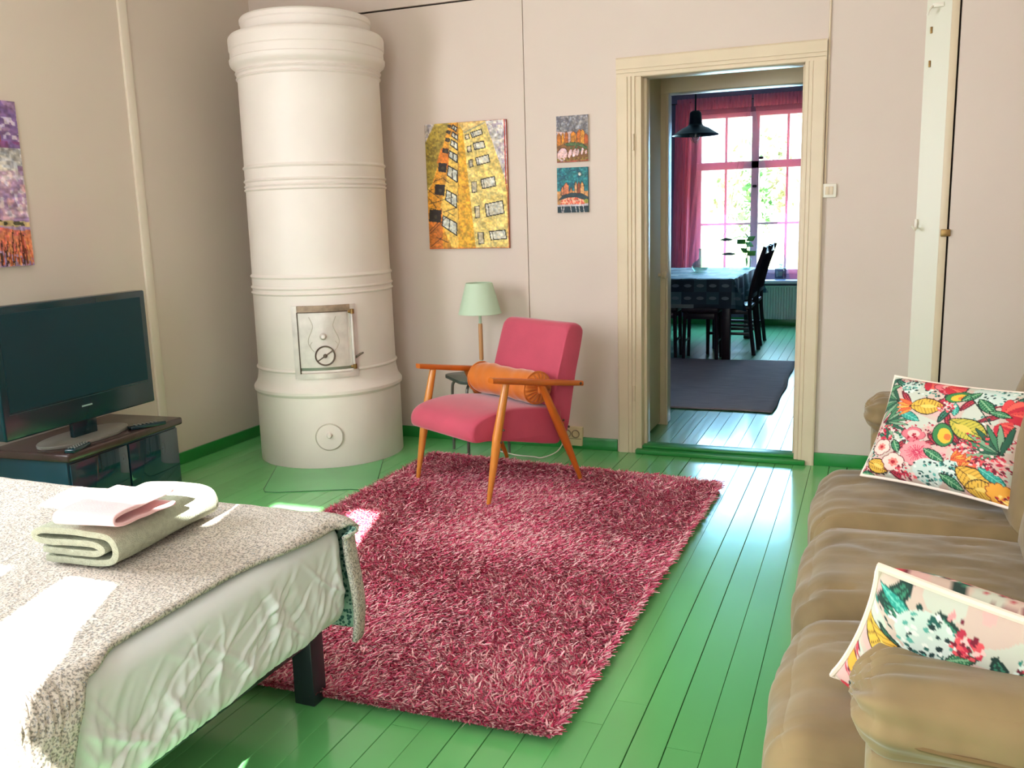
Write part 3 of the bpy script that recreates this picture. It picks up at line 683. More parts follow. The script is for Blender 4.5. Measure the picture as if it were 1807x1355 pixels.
c.put(V > hl + .035, (176, 148, 180)); c.put((V > hl + .03) & (n1 > .62), (150, 124, 168), .8); rr = np.abs(V - (.70 + .17 * U)) < .06 + .03 * n1; c.put(rr & (V > hl + .03), (226, 112, 92), .9); c.put(rr & (n2 > .5) & (V > hl + .03), (238, 146, 96), .8)
c.ell((.80, .22), .05, .05, (232, 170, 66), 0, (150, 70, 60), .4)
for _ in range(170):
    x = c.r.random(); b = 1.0 - .02 * c.r.random(); h = (.05 + .13 * c.r.random()) * (.6 + .7 * x); col = [(150, 62, 36), (206, 104, 56), (66, 34, 26), (226, 150, 90)][c.r.integers(4)]
    c.line((x, b), (x + (c.r.random() - .5) * .07, b - h), .008, col)
M4 = Matrix.Translation((XL + .001, -2.13, 1.537)) @ Matrix.Rotation(PI / 2, 4, 'Z')
picture('canvas_painting', c, .72, .724, .018, M4, 'painting of a purple cloudy sky over an orange shore', mat('pale_canvas_edge', (196, 186, 176), .7))

# light switch and its surface cable, wall socket
sw = thing('light_switch', 'cream rocker light switch with surface cable beside the door frame', 'light switch', (-.213, 0, 1.415))
MB().box2((-.034, -.014, -.034), (.034, 0, .034), .004).build('back_plate', WHITEP, sw)
MB().box2((-.018, -.019, -.020), (.000, -.014, .020), .002).build('rocker', CREAM, sw); MB().box2((.002, -.019, -.020), (.019, -.014, .020), .002).build('rocker', CREAM, sw)
MB().tube([(-.020, -.006, .034), (-.022, -.006, .10), (-.022, -.006, 1.58)], .0045, 8).build('cable', CREAM, sw)
so = thing('wall_socket', 'old cream double wall socket above the skirting', 'socket', (-1.565, 0, .075))
MB().box2((-.07, -.034, -.055), (.056, 0, .055), .005).build('housing', mat('aged_cream_plastic', (222, 200, 158), .4), so)
for x in (-.034, .018):
    MB().lathe([(.024, 0), (.024, .006), (.020, .006), (.018, -.004), (0, -.004)], 24, M=Matrix.Translation((x, -.034, .016)) @ Matrix.Rotation(PI / 2, 4, 'X')).build('socket_well', mat('socket_grey', (150, 130, 104), .5), so)
    for dx in (-.006, .006): MB().box((x + dx, -.031, .016), (.004, .004, .004)).build('contact_hole', DARKGAP, so)
MB().box2((-.066, -.0355, -.014), (.052, -.033, -.011)).build('seam', mat('socket_grey', (150, 130, 104)), so)

# ------------------------------------------------------------------ shag rug
rug = thing('shag_rug', 'crimson and pink long-pile shag rug on the green floor', 'rug', (-1.48, -1.7, 0))
RC = [np.array(p) - np.array((-1.48, -1.7)) for p in ((-2.265, -.43), (-.645, -.565), (-.715, -2.865), (-2.30, -2.90))]   # TL TR BR BL
MB().prism([tuple(p * .985) for p in RC], 'z', .002, .010).build('backing', mat('rug_backing', (96, 22, 44), .95), rug, smooth=False)
def rug_pile(n, nm, seed):
    r = np.random.default_rng(seed)
    u = r.random(n); v = r.random(n); q_ = n // 70; v[:q_] = np.where(r.random(q_) < .5, .006 * r.random(q_), 1 - .006 * r.random(q_)); u[q_:2 * q_] = np.where(r.random(q_) < .5, .008 * r.random(q_), 1 - .008 * r.random(q_))
    base = (RC[0][None] * ((1 - u) * (1 - v))[:, None] + RC[1][None] * (u * (1 - v))[:, None] + RC[2][None] * (u * v)[:, None] + RC[3][None] * ((1 - u) * v)[:, None])
    # pile lies in drifting directions
    gx = np.sin(base[:, 0] * 5.1 + 1.7) + np.sin(base[:, 1] * 3.7 + base[:, 0] * 2.0) + .6 * np.sin(base[:, 1] * 9 + 1)
    ang = gx * .9 + r.normal(0, 1.15, n) - 1.2
    # strands at the border flop outwards
    ed = np.minimum(np.minimum(u, 1 - u) * 1.62, np.minimum(v, 1 - v) * 2.35); out = np.stack([np.where(u < .5, -1., 1.) * (np.minimum(u, 1 - u) * 1.62 <= ed + 1e-6), np.where(v < .5, 1., -1.) * (np.minimum(v, 1 - v) * 2.35 <= ed + 1e-6)], -1)
    oa = np.arctan2(out[:, 1], out[:, 0]) + r.normal(0, .95, n); ang = np.where((ed < .014) & (r.random(n) < .8), oa, ang)
    d = np.stack([np.cos(ang), np.sin(ang)], -1); pv = np.stack([-d[:, 1], d[:, 0]], -1)
    L = .030 + .022 * r.random(n); w = .0018 + .0012 * r.random(n); lift = .55 + .35 * r.random(n); cv = r.normal(0, .35, n)
    ts = np.array([0, .35, .7, 1.0]); ws = np.array([1, 1.15, 1, .35])
    P = []
    for t, k in zip(ts, ws):
        hor = L * (t * (1 - lift * .55) * (.35 + .65 * t)) * 1.05; z = .010 + L * lift * (t - .38 * t * t) * 1.15
        ctr = base + d * hor[:, None] + pv * (cv * L * t * t)[:, None]
        tw = np.stack([pv[:, 0], pv[:, 1]], -1)
        P.append(np.concatenate([ctr - tw * (w * k)[:, None], (z)[:, None]], 1)); P.append(np.concatenate([ctr + tw * (w * k)[:, None], (z + .0012)[:, None]], 1))
    V = np.stack(P, 1).reshape(-1, 3); b0 = np.arange(n)[:, None] * 8
    F = np.concatenate([b0 + np.array([[2 * s, 2 * s + 1, 2 * s + 3, 2 * s + 2]]) for s in range(3)], 1).reshape(-1, 4)
    pal = np.array([s2l(x) for x in ((206, 70, 106), (216, 104, 132), (190, 50, 86), (234, 172, 178), (240, 192, 192), (156, 34, 66))])
    ci = r.choice(6, n, p=[.20, .19, .14, .23, .17, .07]); colr = pal[ci] * (.85 + .3 * r.random(n))[:, None]
    o = np_mesh(nm, V, F, attr_mat('rug_yarn', rough=.75), rug, np.repeat(colr, 8, 0), smooth=True)
    o['kind'] = 'stuff'; return o
rug_pile(205000, 'pile', 5)

# ------------------------------------------------------------------ armchair
vdir = Vector((-.4957, -.8685)); ANG = math.atan2(vdir.y, vdir.x) + PI / 2      # local -Y faces forward, +X is the chair's side nearest the door
ac = thing('armchair', 'pink upholstered armchair with angled honey wood legs and armrests', 'armchair', (-1.709, -.80, .028), ANG)
# local coordinates: x = u, y = -v
def LP(u, v, z): return (u, -v, z - .028)
def soft_prism(prof, x0, x1, nm, m, par, r=.03, dome=0.0):
    """prof: closed list of (v,z); side faces rounded"""
    n = len(prof); cv = sum(p[0] for p in prof) / n; cz = sum(p[1] for p in prof) / n
    secs = [(x0, .90), (x0 + r * .12, .945), (x0 + r * .45, .98), (x0 + r, 1.0)] + [(x0 + r + (x1 - x0 - 2 * r) * k / 8, 1.0) for k in range(1, 8)] + [(x1 - r, 1.0), (x1 - r * .45, .98), (x1 - r * .12, .945), (x1, .90)]
    t = bmesh.new(); rings = []
    for x, s in secs:
        rings.append([t.verts.new(LP(x, cv + (v - cv) * (1 - (1 - s) * .8), cz + (z - cz) * s + dome * (1 - ((x - (x0 + x1) / 2) / (x1 - x0) * 2) ** 2) * (1 if z > cz else 0))) for v, z in prof])
    for a, b in zip(rings, rings[1:]):
        for k in range(n): t.faces.new((a[k], a[(k + 1) % n], b[(k + 1) % n], b[k]))
    t.faces.new(rings[0][::-1]); t.faces.new(rings[-1]); bmesh.ops.recalc_face_normals(t, faces=t.faces)
    mb = MB(); mb._merge(t); return mb.build(nm, m, par, angle=50)
def smooth_poly(pts, n=5):
    P = [Vector((*p, 0)) for p in pts]; m = len(P); out = []
    for i in range(m):
        a, b, c_, d = P[i - 1], P[i], P[(i + 1) % m], P[(i + 2) % m]
        for k in range(n):
            t = k / n; w = .5 * ((2 * b) + (c_ - a) * t + (2 * a - 5 * b + 4 * c_ - d) * t * t + (3 * b - a - 3 * c_ + d) * t ** 3); out.append((w.x, w.y))
    return out
seatp = smooth_poly([(.350, .335), (.352, .375), (.325, .412), (.25, .437), (.12, .447), (0, .437), (-.12, .418), (-.20, .40), (-.205, .34), (-.195, .235), (-.12, .235), (0, .262), (.15, .295), (.27, .315), (.325, .318)])
soft_prism(seatp, -.262, .262, 'seat', PINK, ac, .028, .006)
backp = smooth_poly([(-.165, .30), (-.155, .42), (-.175, .55), (-.215, .68), (-.247, .775), (-.262, .800), (-.285, .812), (-.33, .808), (-.356, .790), (-.355, .76), (-.33, .66), (-.305, .57), (-.275, .43), (-.245, .28), (-.225, .255), (-.19, .265)])
soft_prism(backp, -.255, .255, 'backrest', PINK, ac, .03)
def taper_leg(pts, rads, nm, m):
    MB().tube([LP(*p) for p in pts], rads, 12).build(nm, m, ac)
for s in (-1, 1):
    taper_leg([(s * .298, .296, .030), (s * .299, .29, .06), (s * .300, .245, .28), (s * .300, .235, .34), (s * .300, .172, .588)], [.0105, .0115, .021, .022, .0165], 'leg', WOOD)
    taper_leg([(s * .296, -.284, .030), (s * .297, -.275, .06), (s * .300, -.175, .27), (s * .300, -.150, .32), (s * .300, -.036, .552)], [.0105, .0115, .022, .0225, .0165], 'leg', WOOD_D)
    # armrest: flat tapering board sloping back
    ar = MB(); pa = [(.262, .607), (.05, .572), (-.16, .541), (-.292, .521)]; t = bmesh.new(); rings = []
    for (v, z), hw, hh in zip(pa, (.019, .027, .024, .018), (.012, .0135, .0135, .012)):
        rings.append([t.verts.new(LP(s * .302 + a * hw, v, z + b * hh)) for a, b in ((-1, -.6), (-.8, -1), (.8, -1), (1, -.6), (1, .6), (.8, 1), (-.8, 1), (-1, .6))])
    for a, b in zip(rings, rings[1:]):
        for k in range(8): t.faces.new((a[k], a[(k + 1) % 8], b[(k + 1) % 8], b[k]))
    t.faces.new(rings[0][::-1]); t.faces.new(rings[-1]); bmesh.ops.recalc_face_normals(t, faces=t.faces)
    ar._merge(t); am = ar.build('armrest', WOOD_D, ac, angle=50)
    MB().lathe([(0, .004), (.006, .003), (.008, 0)], 12, M=Matrix.Translation(LP(s * (.302 + .019), -.272, .524)) @ Matrix.Rotation(s * PI / 2, 4, 'Y')).build('screw_cap', IRON_D, am)
    for (v, z) in ((.212, .372), (.228, .318), (-.155, .36), (-.188, .322)):
        MB().lathe([(0, .005), (.005, .004), (.0065, 0)], 12, M=Matrix.Translation(LP(s * (.300 + .021), v, z)) @ Matrix.Rotation(s * PI / 2, 4, 'Y')).build('bolt', IRON_D, ac)
    MB().tube([LP(s * .255, .22, .345), LP(s * .30, .22, .345)], .010, 8).build('spacer', WOOD_D, ac); MB().tube([LP(s * .255, -.17, .335), LP(s * .30, -.17, .335)], .010, 8).build('spacer', WOOD_D, ac)

# bolster pillow across the seat
bo = thing('bolster_pillow', 'orange velvet bolster with gathered ends and cord edge on the armchair seat', 'pillow', ac.location.copy(), ANG)
bc = (-.075, .512); br = .082
prof = []
def bolster(u, v):
    th = 2 * PI * u; x = -.225 + .45 * v
    sag = 1 + .03 * math.sin(v * 9) + .02 * math.sin(v * 23 + th * 2); fold = .004 * math.sin(v * 40 + th * 3) * (abs(v - .5) * 2) ** 2
    zz = math.sin(th); rr = br * sag + fold
    return LP(x, bc[0] + rr * math.cos(th) * 1.02, bc[1] + rr * zz * (1.0 if zz > 0 else .86))
MB().grid(bolster, 40, 30, True).build('cover', ORANGE, bo)
for s in (-1, 1):
    def endcap(u, v, s=s):
        th = 2 * PI * u; r_ = br * (1 - v); pl = .0045 * math.sin(th * 18) * (1 - v) * min(1, v * 5)
        x = s * (.225 + .030 * math.sqrt(max(0, 1 - (1 - v) ** 2)) * .8 + pl); zz = math.sin(th)
        return LP(x, bc[0] + r_ * math.cos(th) * 1.02, bc[1] + r_ * zz * (1.0 if zz > 0 else .86))
    MB().grid(endcap, 144, 14, True).build('gathered_end', ORANGE, bo)
    MB().tube([LP(s * .226, bc[0] + br * 1.03 * math.cos(2 * PI * k / 40), bc[1] + br * 1.02 * math.sin(2 * PI * k / 40) * (1 if math.sin(2 * PI * k / 40) > 0 else .86)) for k in range(40)], .0045, 8, closed=True).build('cord_edge', ORANGE, bo)
    MB().puff(LP(s * .256, bc[0], bc[1]), (.011, .019, .019), .010, n=5).build('button', ORANGE, bo)

# ------------------------------------------------------------------ small stool used as a side table, and the lamp on it
tb = thing('side_table', 'small dark grey-green topped stool table with tube legs behind the armchair', 'side table', (-2.055, -.235, 0), 0)
tp = []
for k in range(4):
    a0 = PI / 2 * k
    for j in range(-3, 4):
        a = a0 + j * .10; r_ = .205 - .010 * (j / 3) ** 2 * 2.2; tp.append((r_ * math.cos(a), r_ * math.sin(a)))
MB().prism(tp, 'z', .432, .452, .004).build('top', STOOLTOP, tb)
for k in range(4):
    a = PI / 2 * k; cx_, sx_ = math.cos(a), math.sin(a)
    MB().tube(bez([(.05 * cx_, .05 * sx_, .422), (.12 * cx_, .12 * sx_, .422), (.158 * cx_, .158 * sx_, .405), (.170 * cx_, .170 * sx_, .36), (.172 * cx_, .172 * sx_, .2), (.174 * cx_, .174 * sx_, .006)], 6), .0085, 10).build('leg', STEEL, tb)
lp = thing('table_lamp', 'mint green table lamp with wooden stem standing on the small stool', 'lamp', (-2.043, -.215, .452))
MB().lathe([(0, 0), (.075, 0), (.077, .006), (.07, .012), (.02, .018), (.0, .02)], 32).build('base', MINT, lp)
MB().lathe([(0, .015), (.008, .015), (.008, .095), (0, .095)], 16).build('lower_stem', MINT, lp)
MB().lathe([(0, .085), (.0115, .085), (.0125, .09), (.012, .288), (.011, .292), (0, .292)], 20).build('wooden_stem', mat('pale_oak', (196, 142, 92), .45, var=(9, .12, (1, 1, .2))), lp)
MB().lathe([(0, .292), (.0085, .292), (.0085, .38), (.016, .384), (.016, .43), (0, .43)], 16).build('upper_stem', MINT, lp)
MB().lathe([(.121, .348), (.118, .35), (.072, .515), (.070, .520), (.072, .522), (.075, .520), (.121, .352), (.123, .349), (.121, .348)], 48).build('lamp_shade', MINT, lp)
MB().lathe([(0, .43), (.018, .435), (.028, .46), (.024, .485), (0, .498)], 20).build('bulb', mat('opal_glass', (240, 236, 224), .3), lp)
# white lamp flex hanging behind the chair to the socket
cable = MB().tube(bez([(-2.0, -.16, .44), (-2.03, -.12, .2), (-1.99, -.19, .03), (-1.86, -.26, .008), (-1.72, -.28, .008), (-1.66, -.29, .010), (-1.60, -.20, .03), (-1.59, -.06, .09)], 8), .0035, 8).build('power_cord', WHITEP)
tag(cable, 'thin white lamp cord looping along the floor to the wall socket', 'cord')

# ------------------------------------------------------------------ sofa
sf = thing('sofa', 'olive brown microsuede three-seat sofa with padded arms', 'sofa', (.35, -2.5, 0))
SB = Vector((.35, -2.5, 0))
def wr_disp(amp, fx, fy, seed):
    def d(p):
        return amp * (mnoise.noise(Vector((p.x * fx + seed, p.y * fy, p.z * 6 + seed))) + .5 * mnoise.noise(Vector((p.x * fx * 2.3, p.y * fy * 2.3 + seed, p.z * 9))))
    return d
def W(*p): return tuple(Vector(p) - SB)
MB().puff(W(.30, -2.5, .19), (.42, .93, .10), .04, n=9).build('base', SOFA, sf)
for i, (ya, yb) in enumerate(((-2.185, -1.555), (-2.815, -2.185), (-3.41, -2.815))):
    def shape(p, i=i):
        cr_ = mnoise.noise(Vector((p.x * 2.2 + i, p.y * 13 + 1.2 * mnoise.noise(Vector((p.x * 5, p.y * 3, i))), i * 3)))
        return wr_disp(.007, 4, 9, i * 7.3)(p) - .007 * max(0, 1 - abs(cr_) * 7) * (p.z > -.02) + .004 * mnoise.noise(Vector((p.x * 6, p.y * 30, i)))
    MB().puff(W(.185, (ya + yb) / 2, .325), (.320, (yb - ya) / 2 - .002, .112), .075, (.02, .0, .022), n=44, disp=shape).build('seat_cushion', SOFA, sf)
for i, (ya, yb) in enumerate(((-2.185, -1.555), (-2.815, -2.185), (-3.41, -2.815))):
    M = Matrix.Translation(W(.545, (ya + yb) / 2, .60)) @ Matrix.Rotation(math.radians(12), 4, 'Y')
    MB().puff((0, 0, 0), (.115, (yb - ya) / 2 - .002, .24), .08, (.04, .0, .02), n=17, M=M, disp=wr_disp(.006, 6, 6, 20 + i)).build('back_cushion', SOFA, sf)
MB().puff(W(.70, -2.5, .42), (.09, 1.06, .36), .05, n=9).build('back_frame', SOFA_P, sf)
for ya, yb, nm in ((-3.575, -3.41, 'near'), (-1.555, -1.36, 'far')):
    arm = MB().puff(W(.367, (ya + yb) / 2, .307), (.345, (yb - ya) / 2, .252), .022, n=9).build('arm', SOFA_P, sf)
    s = 1 if nm == 'near' else -1
    def apd(p, s=s):
        d = .006 * mnoise.noise(Vector((p.x * 5, p.y * 14, p.z * 9)))
        # gathers along the seam on the outer side and at the rounded front
        g_ = max(0, 1 - abs(p.z - .006) / .03) * (1 if p.y * s < 0 else .2)
        d += -.006 * g_ * (.5 + .5 * math.sin(p.x * 95 + 3 * math.sin(p.x * 21)))
        fr_ = max(0, 1 - (p.x + .34) / .14)
        d += .004 * fr_ * math.sin(math.atan2(p.z, p.y) * 14)
        return d
    pad = MB().puff(W(.362, (ya + yb) / 2 - .004 * s, .613), (.352, (yb - ya) / 2 + .028, .054), .050, (.012, .006, .012), n=41, disp=apd).build('arm_pad', SOFA, arm)
    ys = (ya + yb) / 2 - s * ((yb - ya) / 2 + .037)
    MB().tube(bez([W(.026, ys + s * .05, .606), W(.06, ys + s * .016, .602), W(.12, ys + s * .004, .598), W(.3, ys + s * .001, .595), W(.5, ys + s * .001, .594), W(.68, ys + s * .005, .594)], 10), .0042, 6).build('arm_seam', mat('sofa_thread', (112, 88, 54), .9), arm)
    MB().tube(bez([W(.026, ys + s * .036, .10), W(.024, ys + s * .034, .3), W(.026, ys + s * .034, .53)], 8), .0035, 6).build('arm_welt', SOFA_P, arm)
for x in (.05, .66):
    for y in (-3.5, -1.5): MB().tube([W(x, y, 0), W(x, y, .10)], [.02, .028], 12).build('leg', BLACKW, sf)

# ------------------------------------------------------------------ floral cushions
def floral(seed, motifs, res=190):
    c = Canvas(res, res, 1.0, (206, 182, 168), seed); r = c.r
    n1 = c.noise(9, 9); n2 = c.noise(40, 40)
    c.put(n1 > .62, (196, 206, 190), .8); c.put(n1 < .30, (222, 170, 166), .7)
    DK = (26, 56, 50)
    for _ in range(85):
        x, y = r.random(), r.random(); k = r.integers(4)
        if k == 0: c.speckle((x, y), .07, 16, [(40, 128, 112), (20, 60, 56), (214, 226, 216)], .005, .013)
        elif k == 1: c.speckle((x, y), .06, 14, [(186, 44, 70), (118, 26, 50), (232, 150, 150)], .005, .014)
        elif k == 2: c.leaf((x, y), .05 + .03 * r.random(), .016, r.random() * 6, (58, 132, 104), DK, 3)
        else: c.leaf((x, y), .05 + .03 * r.random(), .014, r.random() * 6, (198, 60, 72), (100, 20, 40), 2)
    for kind, x, y, s, rot in motifs:
        if kind == 'yleaf':
            c.leaf((x, y), s, s * .66, rot, (226, 178, 66), (60, 40, 20), 5, (110, 74, 24), .010); c.leaf((x + s * .1, y), s * .5, s * .16, rot, (238, 204, 104), None, 0)
        elif kind == 'ygleaf':
            c.leaf((x, y), s, s * .62, rot, (200, 184, 70), (34, 50, 28), 5, (70, 96, 40), .011); c.leaf((x - s * .2, y), s * .5, s * .2, rot, (232, 190, 84), None, 0)
        elif kind == 'green':
            c.leaf((x, y), s, s * .42, rot, (38, 112, 74), (16, 42, 34), 4, (150, 196, 150), .008)
        elif kind == 'teal':
            c.leaf((x, y), s, s * .4, rot, (40, 152, 136), (18, 76, 70), 3, (120, 204, 186), .006)
        elif kind == 'dahlia':
            c.ell((x, y), s, s, (236, 146, 150), 0, (222, 120, 130), .06, petals=14, amp=.12)
            for k in range(26):
                a = 2 * PI * k / 26; c.line((x + s * .15 * math.cos(a), y + s * .15 * math.sin(a)), (x + s * (.55 + .25 * r.random()) * math.cos(a), y + s * (.55 + .25 * r.random()) * math.sin(a)), .006, (206, 62, 92))
            c.speckle((x, y), s * .2, 10, [(196, 40, 80)], .004, .008)
        elif kind == 'hib':
            c.ell((x, y), s, s * 1.05, (244, 206, 192), rot, (120, 44, 52), .10, petals=5, amp=.22); c.ell((x, y), s * .5, s * .5, (236, 128, 116), rot, petals=7, amp=.4); c.ell((x, y), s * .2, s * .2, (176, 24, 44))
        elif kind == 'pink':
            c.ell((x, y), s, s * .8, (232, 116, 126), rot, (150, 36, 64), .08, petals=4, amp=.25); c.ell((x, y - s * .1), s * .55, s * .4, (246, 190, 180), rot); c.speckle((x, y + s * .35), s * .5, 14, [(170, 20, 50)], .006, .012)
        elif kind == 'red':
            for k in range(6):
                a = rot + (k - 2.5) * .38; c.ell((x + s * .5 * math.cos(a), y + s * .5 * math.sin(a)), s * .62, s * .24, [(222, 70, 70), (236, 98, 84), (200, 40, 60)][k % 3], a, (150, 26, 44), .05)
        elif kind == 'bird':
            for k in range(5):
                a = rot + (k - 2) * .30; c.leaf((x + s * .7 * math.cos(a), y + s * .7 * math.sin(a)), s * .7, s * .13, a, [(240, 150, 60), (232, 104, 54), (244, 176, 80)][k % 3], (196, 70, 40), 0, None, .006)
        elif kind == 'palm':
            for k in range(9):
                a = rot + (k - 4) * .30; c.leaf((x + s * .55 * math.cos(a), y + s * .55 * math.sin(a)), s * .6, s * .075, a, [(70, 128, 92), (128, 164, 130), (40, 92, 70)][k % 3], (22, 50, 40), 0, None, .005)
        elif kind == 'pod':
            c.ell((x, y), s, s * .62, (58, 128, 70), rot, (20, 50, 36), .1); c.ell((x + s * .12, y + s * .05), s * .7, s * .42, (232, 186, 60), rot); c.ell((x + s * .3, y + s * .1), s * .3, s * .22, (232, 120, 56), rot)
        elif kind == 'dots':
            c.ell((x, y), s, s, (200, 214, 204)); c.speckle((x, y), s, 46, [(30, 92, 84), (20, 50, 50), (92, 170, 156), (226, 232, 222)], .006, .014)
        elif kind == 'rdots':
            c.speckle((x, y), s, 40, [(196, 40, 70), (226, 84, 92), (120, 20, 46), (240, 196, 190)], .006, .016)
        elif kind == 'stem':
            c.line((x, y), (x + s * math.cos(rot), y + s * math.sin(rot)), .008, (32, 58, 46))
        elif kind == 'sun':
            c.ell((x, y), s, s, (240, 168, 60), 0, (150, 60, 40), .08, petals=11, amp=.2); c.speckle((x + s * .2, y + s * .35), s * .55, 26, [(120, 20, 40), (206, 50, 50), (250, 214, 120)], .006, .012)
    return c

def cushion(label, c, size, T, M, hgt=None):
    hgt = hgt or size
    root = thing('floral_cushion', label, 'cushion', M.translation); root.rotation_euler = M.to_euler()
    n = c.w; U = c.U * 2 - 1; V = 1 - c.V * 2
    def outl(U, V):
        ix = 1 - .05 * (1 - V ** 2) + .012 * np.abs(V) ** 6; iy = 1 - .05 * (1 - U ** 2) + .012 * np.abs(U) ** 6
        return U * ix * size / 2, V * iy * hgt / 2
    X, Y = outl(U, V); th = T * (np.clip(1 - U ** 4, 0, 1) * np.clip(1 - V ** 4, 0, 1)) ** .55
    wob = .004 * np.sin(U * 9 + V * 5) * np.sin(V * 8 - U * 3) * (1 - U ** 2) ** .5 * (1 - V ** 2) ** .5
    idx = np.arange(n * n).reshape(n, n); F = np.stack([idx[:-1, :-1], idx[1:, :-1], idx[1:, 1:], idx[:-1, 1:]], -1).reshape(-1, 4)
    A = np.stack([X, Y, th + wob], -1).reshape(-1, 3)
    np_mesh('front_cover', A, F, attr_mat('printed_cotton', rough=.8), root, c.linear().reshape(-1, 3), smooth=True)
    s = 3; Xs, Ys, ts = X[::s, ::s], Y[::s, ::s], th[::s, ::s]
    if (n - 1) % s: Xs = np.concatenate([Xs, X[::s, -1:]], 1); 
    m = len(U[::s]); 
    uu = np.linspace(-1, 1, 64); U2, V2 = np.meshgrid(uu, uu[::-1]); X2, Y2 = outl(U2, V2); t2 = T * (np.clip(1 - U2 ** 4, 0, 1) * np.clip(1 - V2 ** 4, 0, 1)) ** .55
    ii = np.arange(64 * 64).reshape(64, 64); F2 = np.stack([ii[:-1, :-1], ii[:-1, 1:], ii[1:, 1:], ii[1:, :-1]], -1).reshape(-1, 4)
    cl = c.linear(); k = np.clip(((U2 + 1) / 2 * (n - 1)).astype(int), 0, n - 1); j = np.clip(((1 - V2) / 2 * (n - 1)).astype(int), 0, n - 1)
    np_mesh('back_cover', np.stack([X2, Y2, -t2], -1).reshape(-1, 3), F2, attr_mat('printed_cotton'), root, cl[j, n - 1 - k].reshape(-1, 3), smooth=True)
    per = [(-1 + 2 * i / 24, 1) for i in range(24)] + [(1, 1 - 2 * i / 24) for i in range(24)] + [(1 - 2 * i / 24, -1) for i in range(24)] + [(-1, -1 + 2 * i / 24) for i in range(24)]
    pts = []
    for a, b in per:
        x, y = outl(np.array(float(a)), np.array(float(b))); pts.append((float(x), float(y), 0))
    MB().tube(pts, .0065, 8, closed=True).build('piping', PIPE, root)
    return root
def frame3(center, e1, e2):
    e1 = Vector(e1).normalized(); e2 = Vector(e2); e2 = (e2 - e1 * e2.dot(e1)).normalized(); e3 = e1.cross(e2)
    return Matrix(((e1.x, e2.x, e3.x, center[0]), (e1.y, e2.y, e3.y, center[1]), (e1.z, e2.z, e3.z, center[2]), (0, 0, 0, 1)))
hq = homog([(362, 70), (1560, 145), (1335, 1300), (40, 945)])
mz = []
for kind, x, y, s, rot in (('palm', 420, 300, .20, 2.9), ('palm', 300, 500, .16, 0), ('rdots', 300, 600, .09, 0), ('dots', 520, 170, .07, 0), ('red', 640, 110, .10, .2), ('teal', 500, 440, .09, .4), ('dots', 1180, 200, .13, 0), ('teal', 890, 370, .06, 1.4),
                           ('bird', 560, 350, .10, 2.9), ('yleaf', 655, 350, .115, -.2), ('pink', 820, 150, .10, 0), ('red', 800, 170, .11, -.3), ('pod', 910, 250, .085, -.4), ('green', 1010, 240, .07, 2.2), ('stem', 1010, 240, .30, .9), ('green', 1150, 330, .09, .8),
                           ('rdots', 820, 350, .06, 0), ('red', 1330, 420, .15, -.8), ('red', 1250, 520, .09, .3), ('green', 360, 190, .07, 2.6), ('ygleaf', 1010, 560, .145, .45), ('pod', 790, 620, .105, 1.3), ('green', 1270, 400, .06, .1),
                           ('pink', 540, 620, .085, 0), ('dahlia', 560, 800, .115, 0), ('hib', 262, 730, .072, .3), ('green', 385, 730, .06, 1.1), ('palm', 1300, 780, .22, 3.6), ('rdots', 1060, 700, .10, 0), ('dots', 640, 980, .11, 0), ('dots', 840, 960, .08, 0), ('rdots', 940, 800, .06, 0),
                           ('yleaf', 200, 900, .085, .4), ('hib', 345, 880, .078, .8), ('rdots', 430, 980, .07, 0), ('green', 700, 820, .08, .5), ('bird', 940, 960, .10, -1.2), ('bird', 860, 870, .07, -.7), ('rdots', 1110, 890, .07, 0), ('yleaf', 1040, 1060, .13, .55), ('yleaf', 1090, 1150, .10, -.2), ('teal', 1210, 1020, .09, .5), ('rdots', 1260, 900, .08, 0), ('sun', 1265, 1190, .085, 0), ('green', 820, 1080, .08, .5), ('green', 90, 950, .05, .1)):
    u_, v_ = hq(x, y); mz.append((kind, u_, v_, s, rot))
c1 = floral(21, mz)
BL = Vector((0.0, -1.81, .475)); e1 = Vector((.39, -.26, .008)); e2 = Vector((.083, .135, .279))
e1n = e1.normalized(); e2n = (e2 - e1n * e2.dot(e1n)).normalized(); S1 = .475; H1 = .345
ctr = BL + e1n * S1 / 2 + e2n * H1 / 2
M1 = frame3(ctr, e1n, e2n)
cushion('tropical flower print cushion with pink dahlia leaning in the far sofa corner', c1, S1, .07, M1, H1)
r2 = random.Random(5)
mz2 = [('teal', .07, .07, .06, .3), ('dots', .18, .14, .10, 0), ('green', .30, .16, .05, 2.4), ('rdots', .30, .10, .05, 0), ('dots', .22, .28, .09, 0), ('yleaf', .10, .36, .13, .55), ('yleaf', .22, .44, .12, .5), ('bird', .30, .46, .14, .45), ('red', .62, .12, .08, .4), ('rdots', .78, .12, .07, 0), ('green', .90, .16, .07, 1.0), ('yleaf', .90, .30, .09, .8), ('dots', .60, .30, .06, 0), ('bird', .36, .34, .10, -.05), ('green', .48, .16, .06, 1.9), ('rdots', .42, .22, .04, 0), ('dots', .46, .36, .06, 0), ('rdots', .50, .44, .10, 0), ('pod', .70, .24, .14, .6), ('yleaf', .74, .28, .11, -.4), ('red', .62, .52, .09, 2), ('rdots', .74, .42, .08, 0), ('ygleaf', .84, .54, .16, .3), ('teal', .22, .58, .13, .25), ('red', .40, .62, .10, .5), ('rdots', .06, .62, .08, 0), ('sun', .06, .70, .08, 0), ('red', .06, .88, .07, 1), ('hib', .55, .80, .08, 0), ('dahlia', .3, .85, .1, 0), ('palm', .8, .85, .15, -1)]
c2 = floral(33, mz2)
TL2 = Vector((.029, -3.486, .80)); BL2 = Vector((-.032, -3.203, .487)); e2b = (TL2 - BL2); e1b = Vector((1, -.24, -.02))
e1b = (e1b - e2b.normalized() * e1b.dot(e2b.normalized())).normalized(); S2 = .455
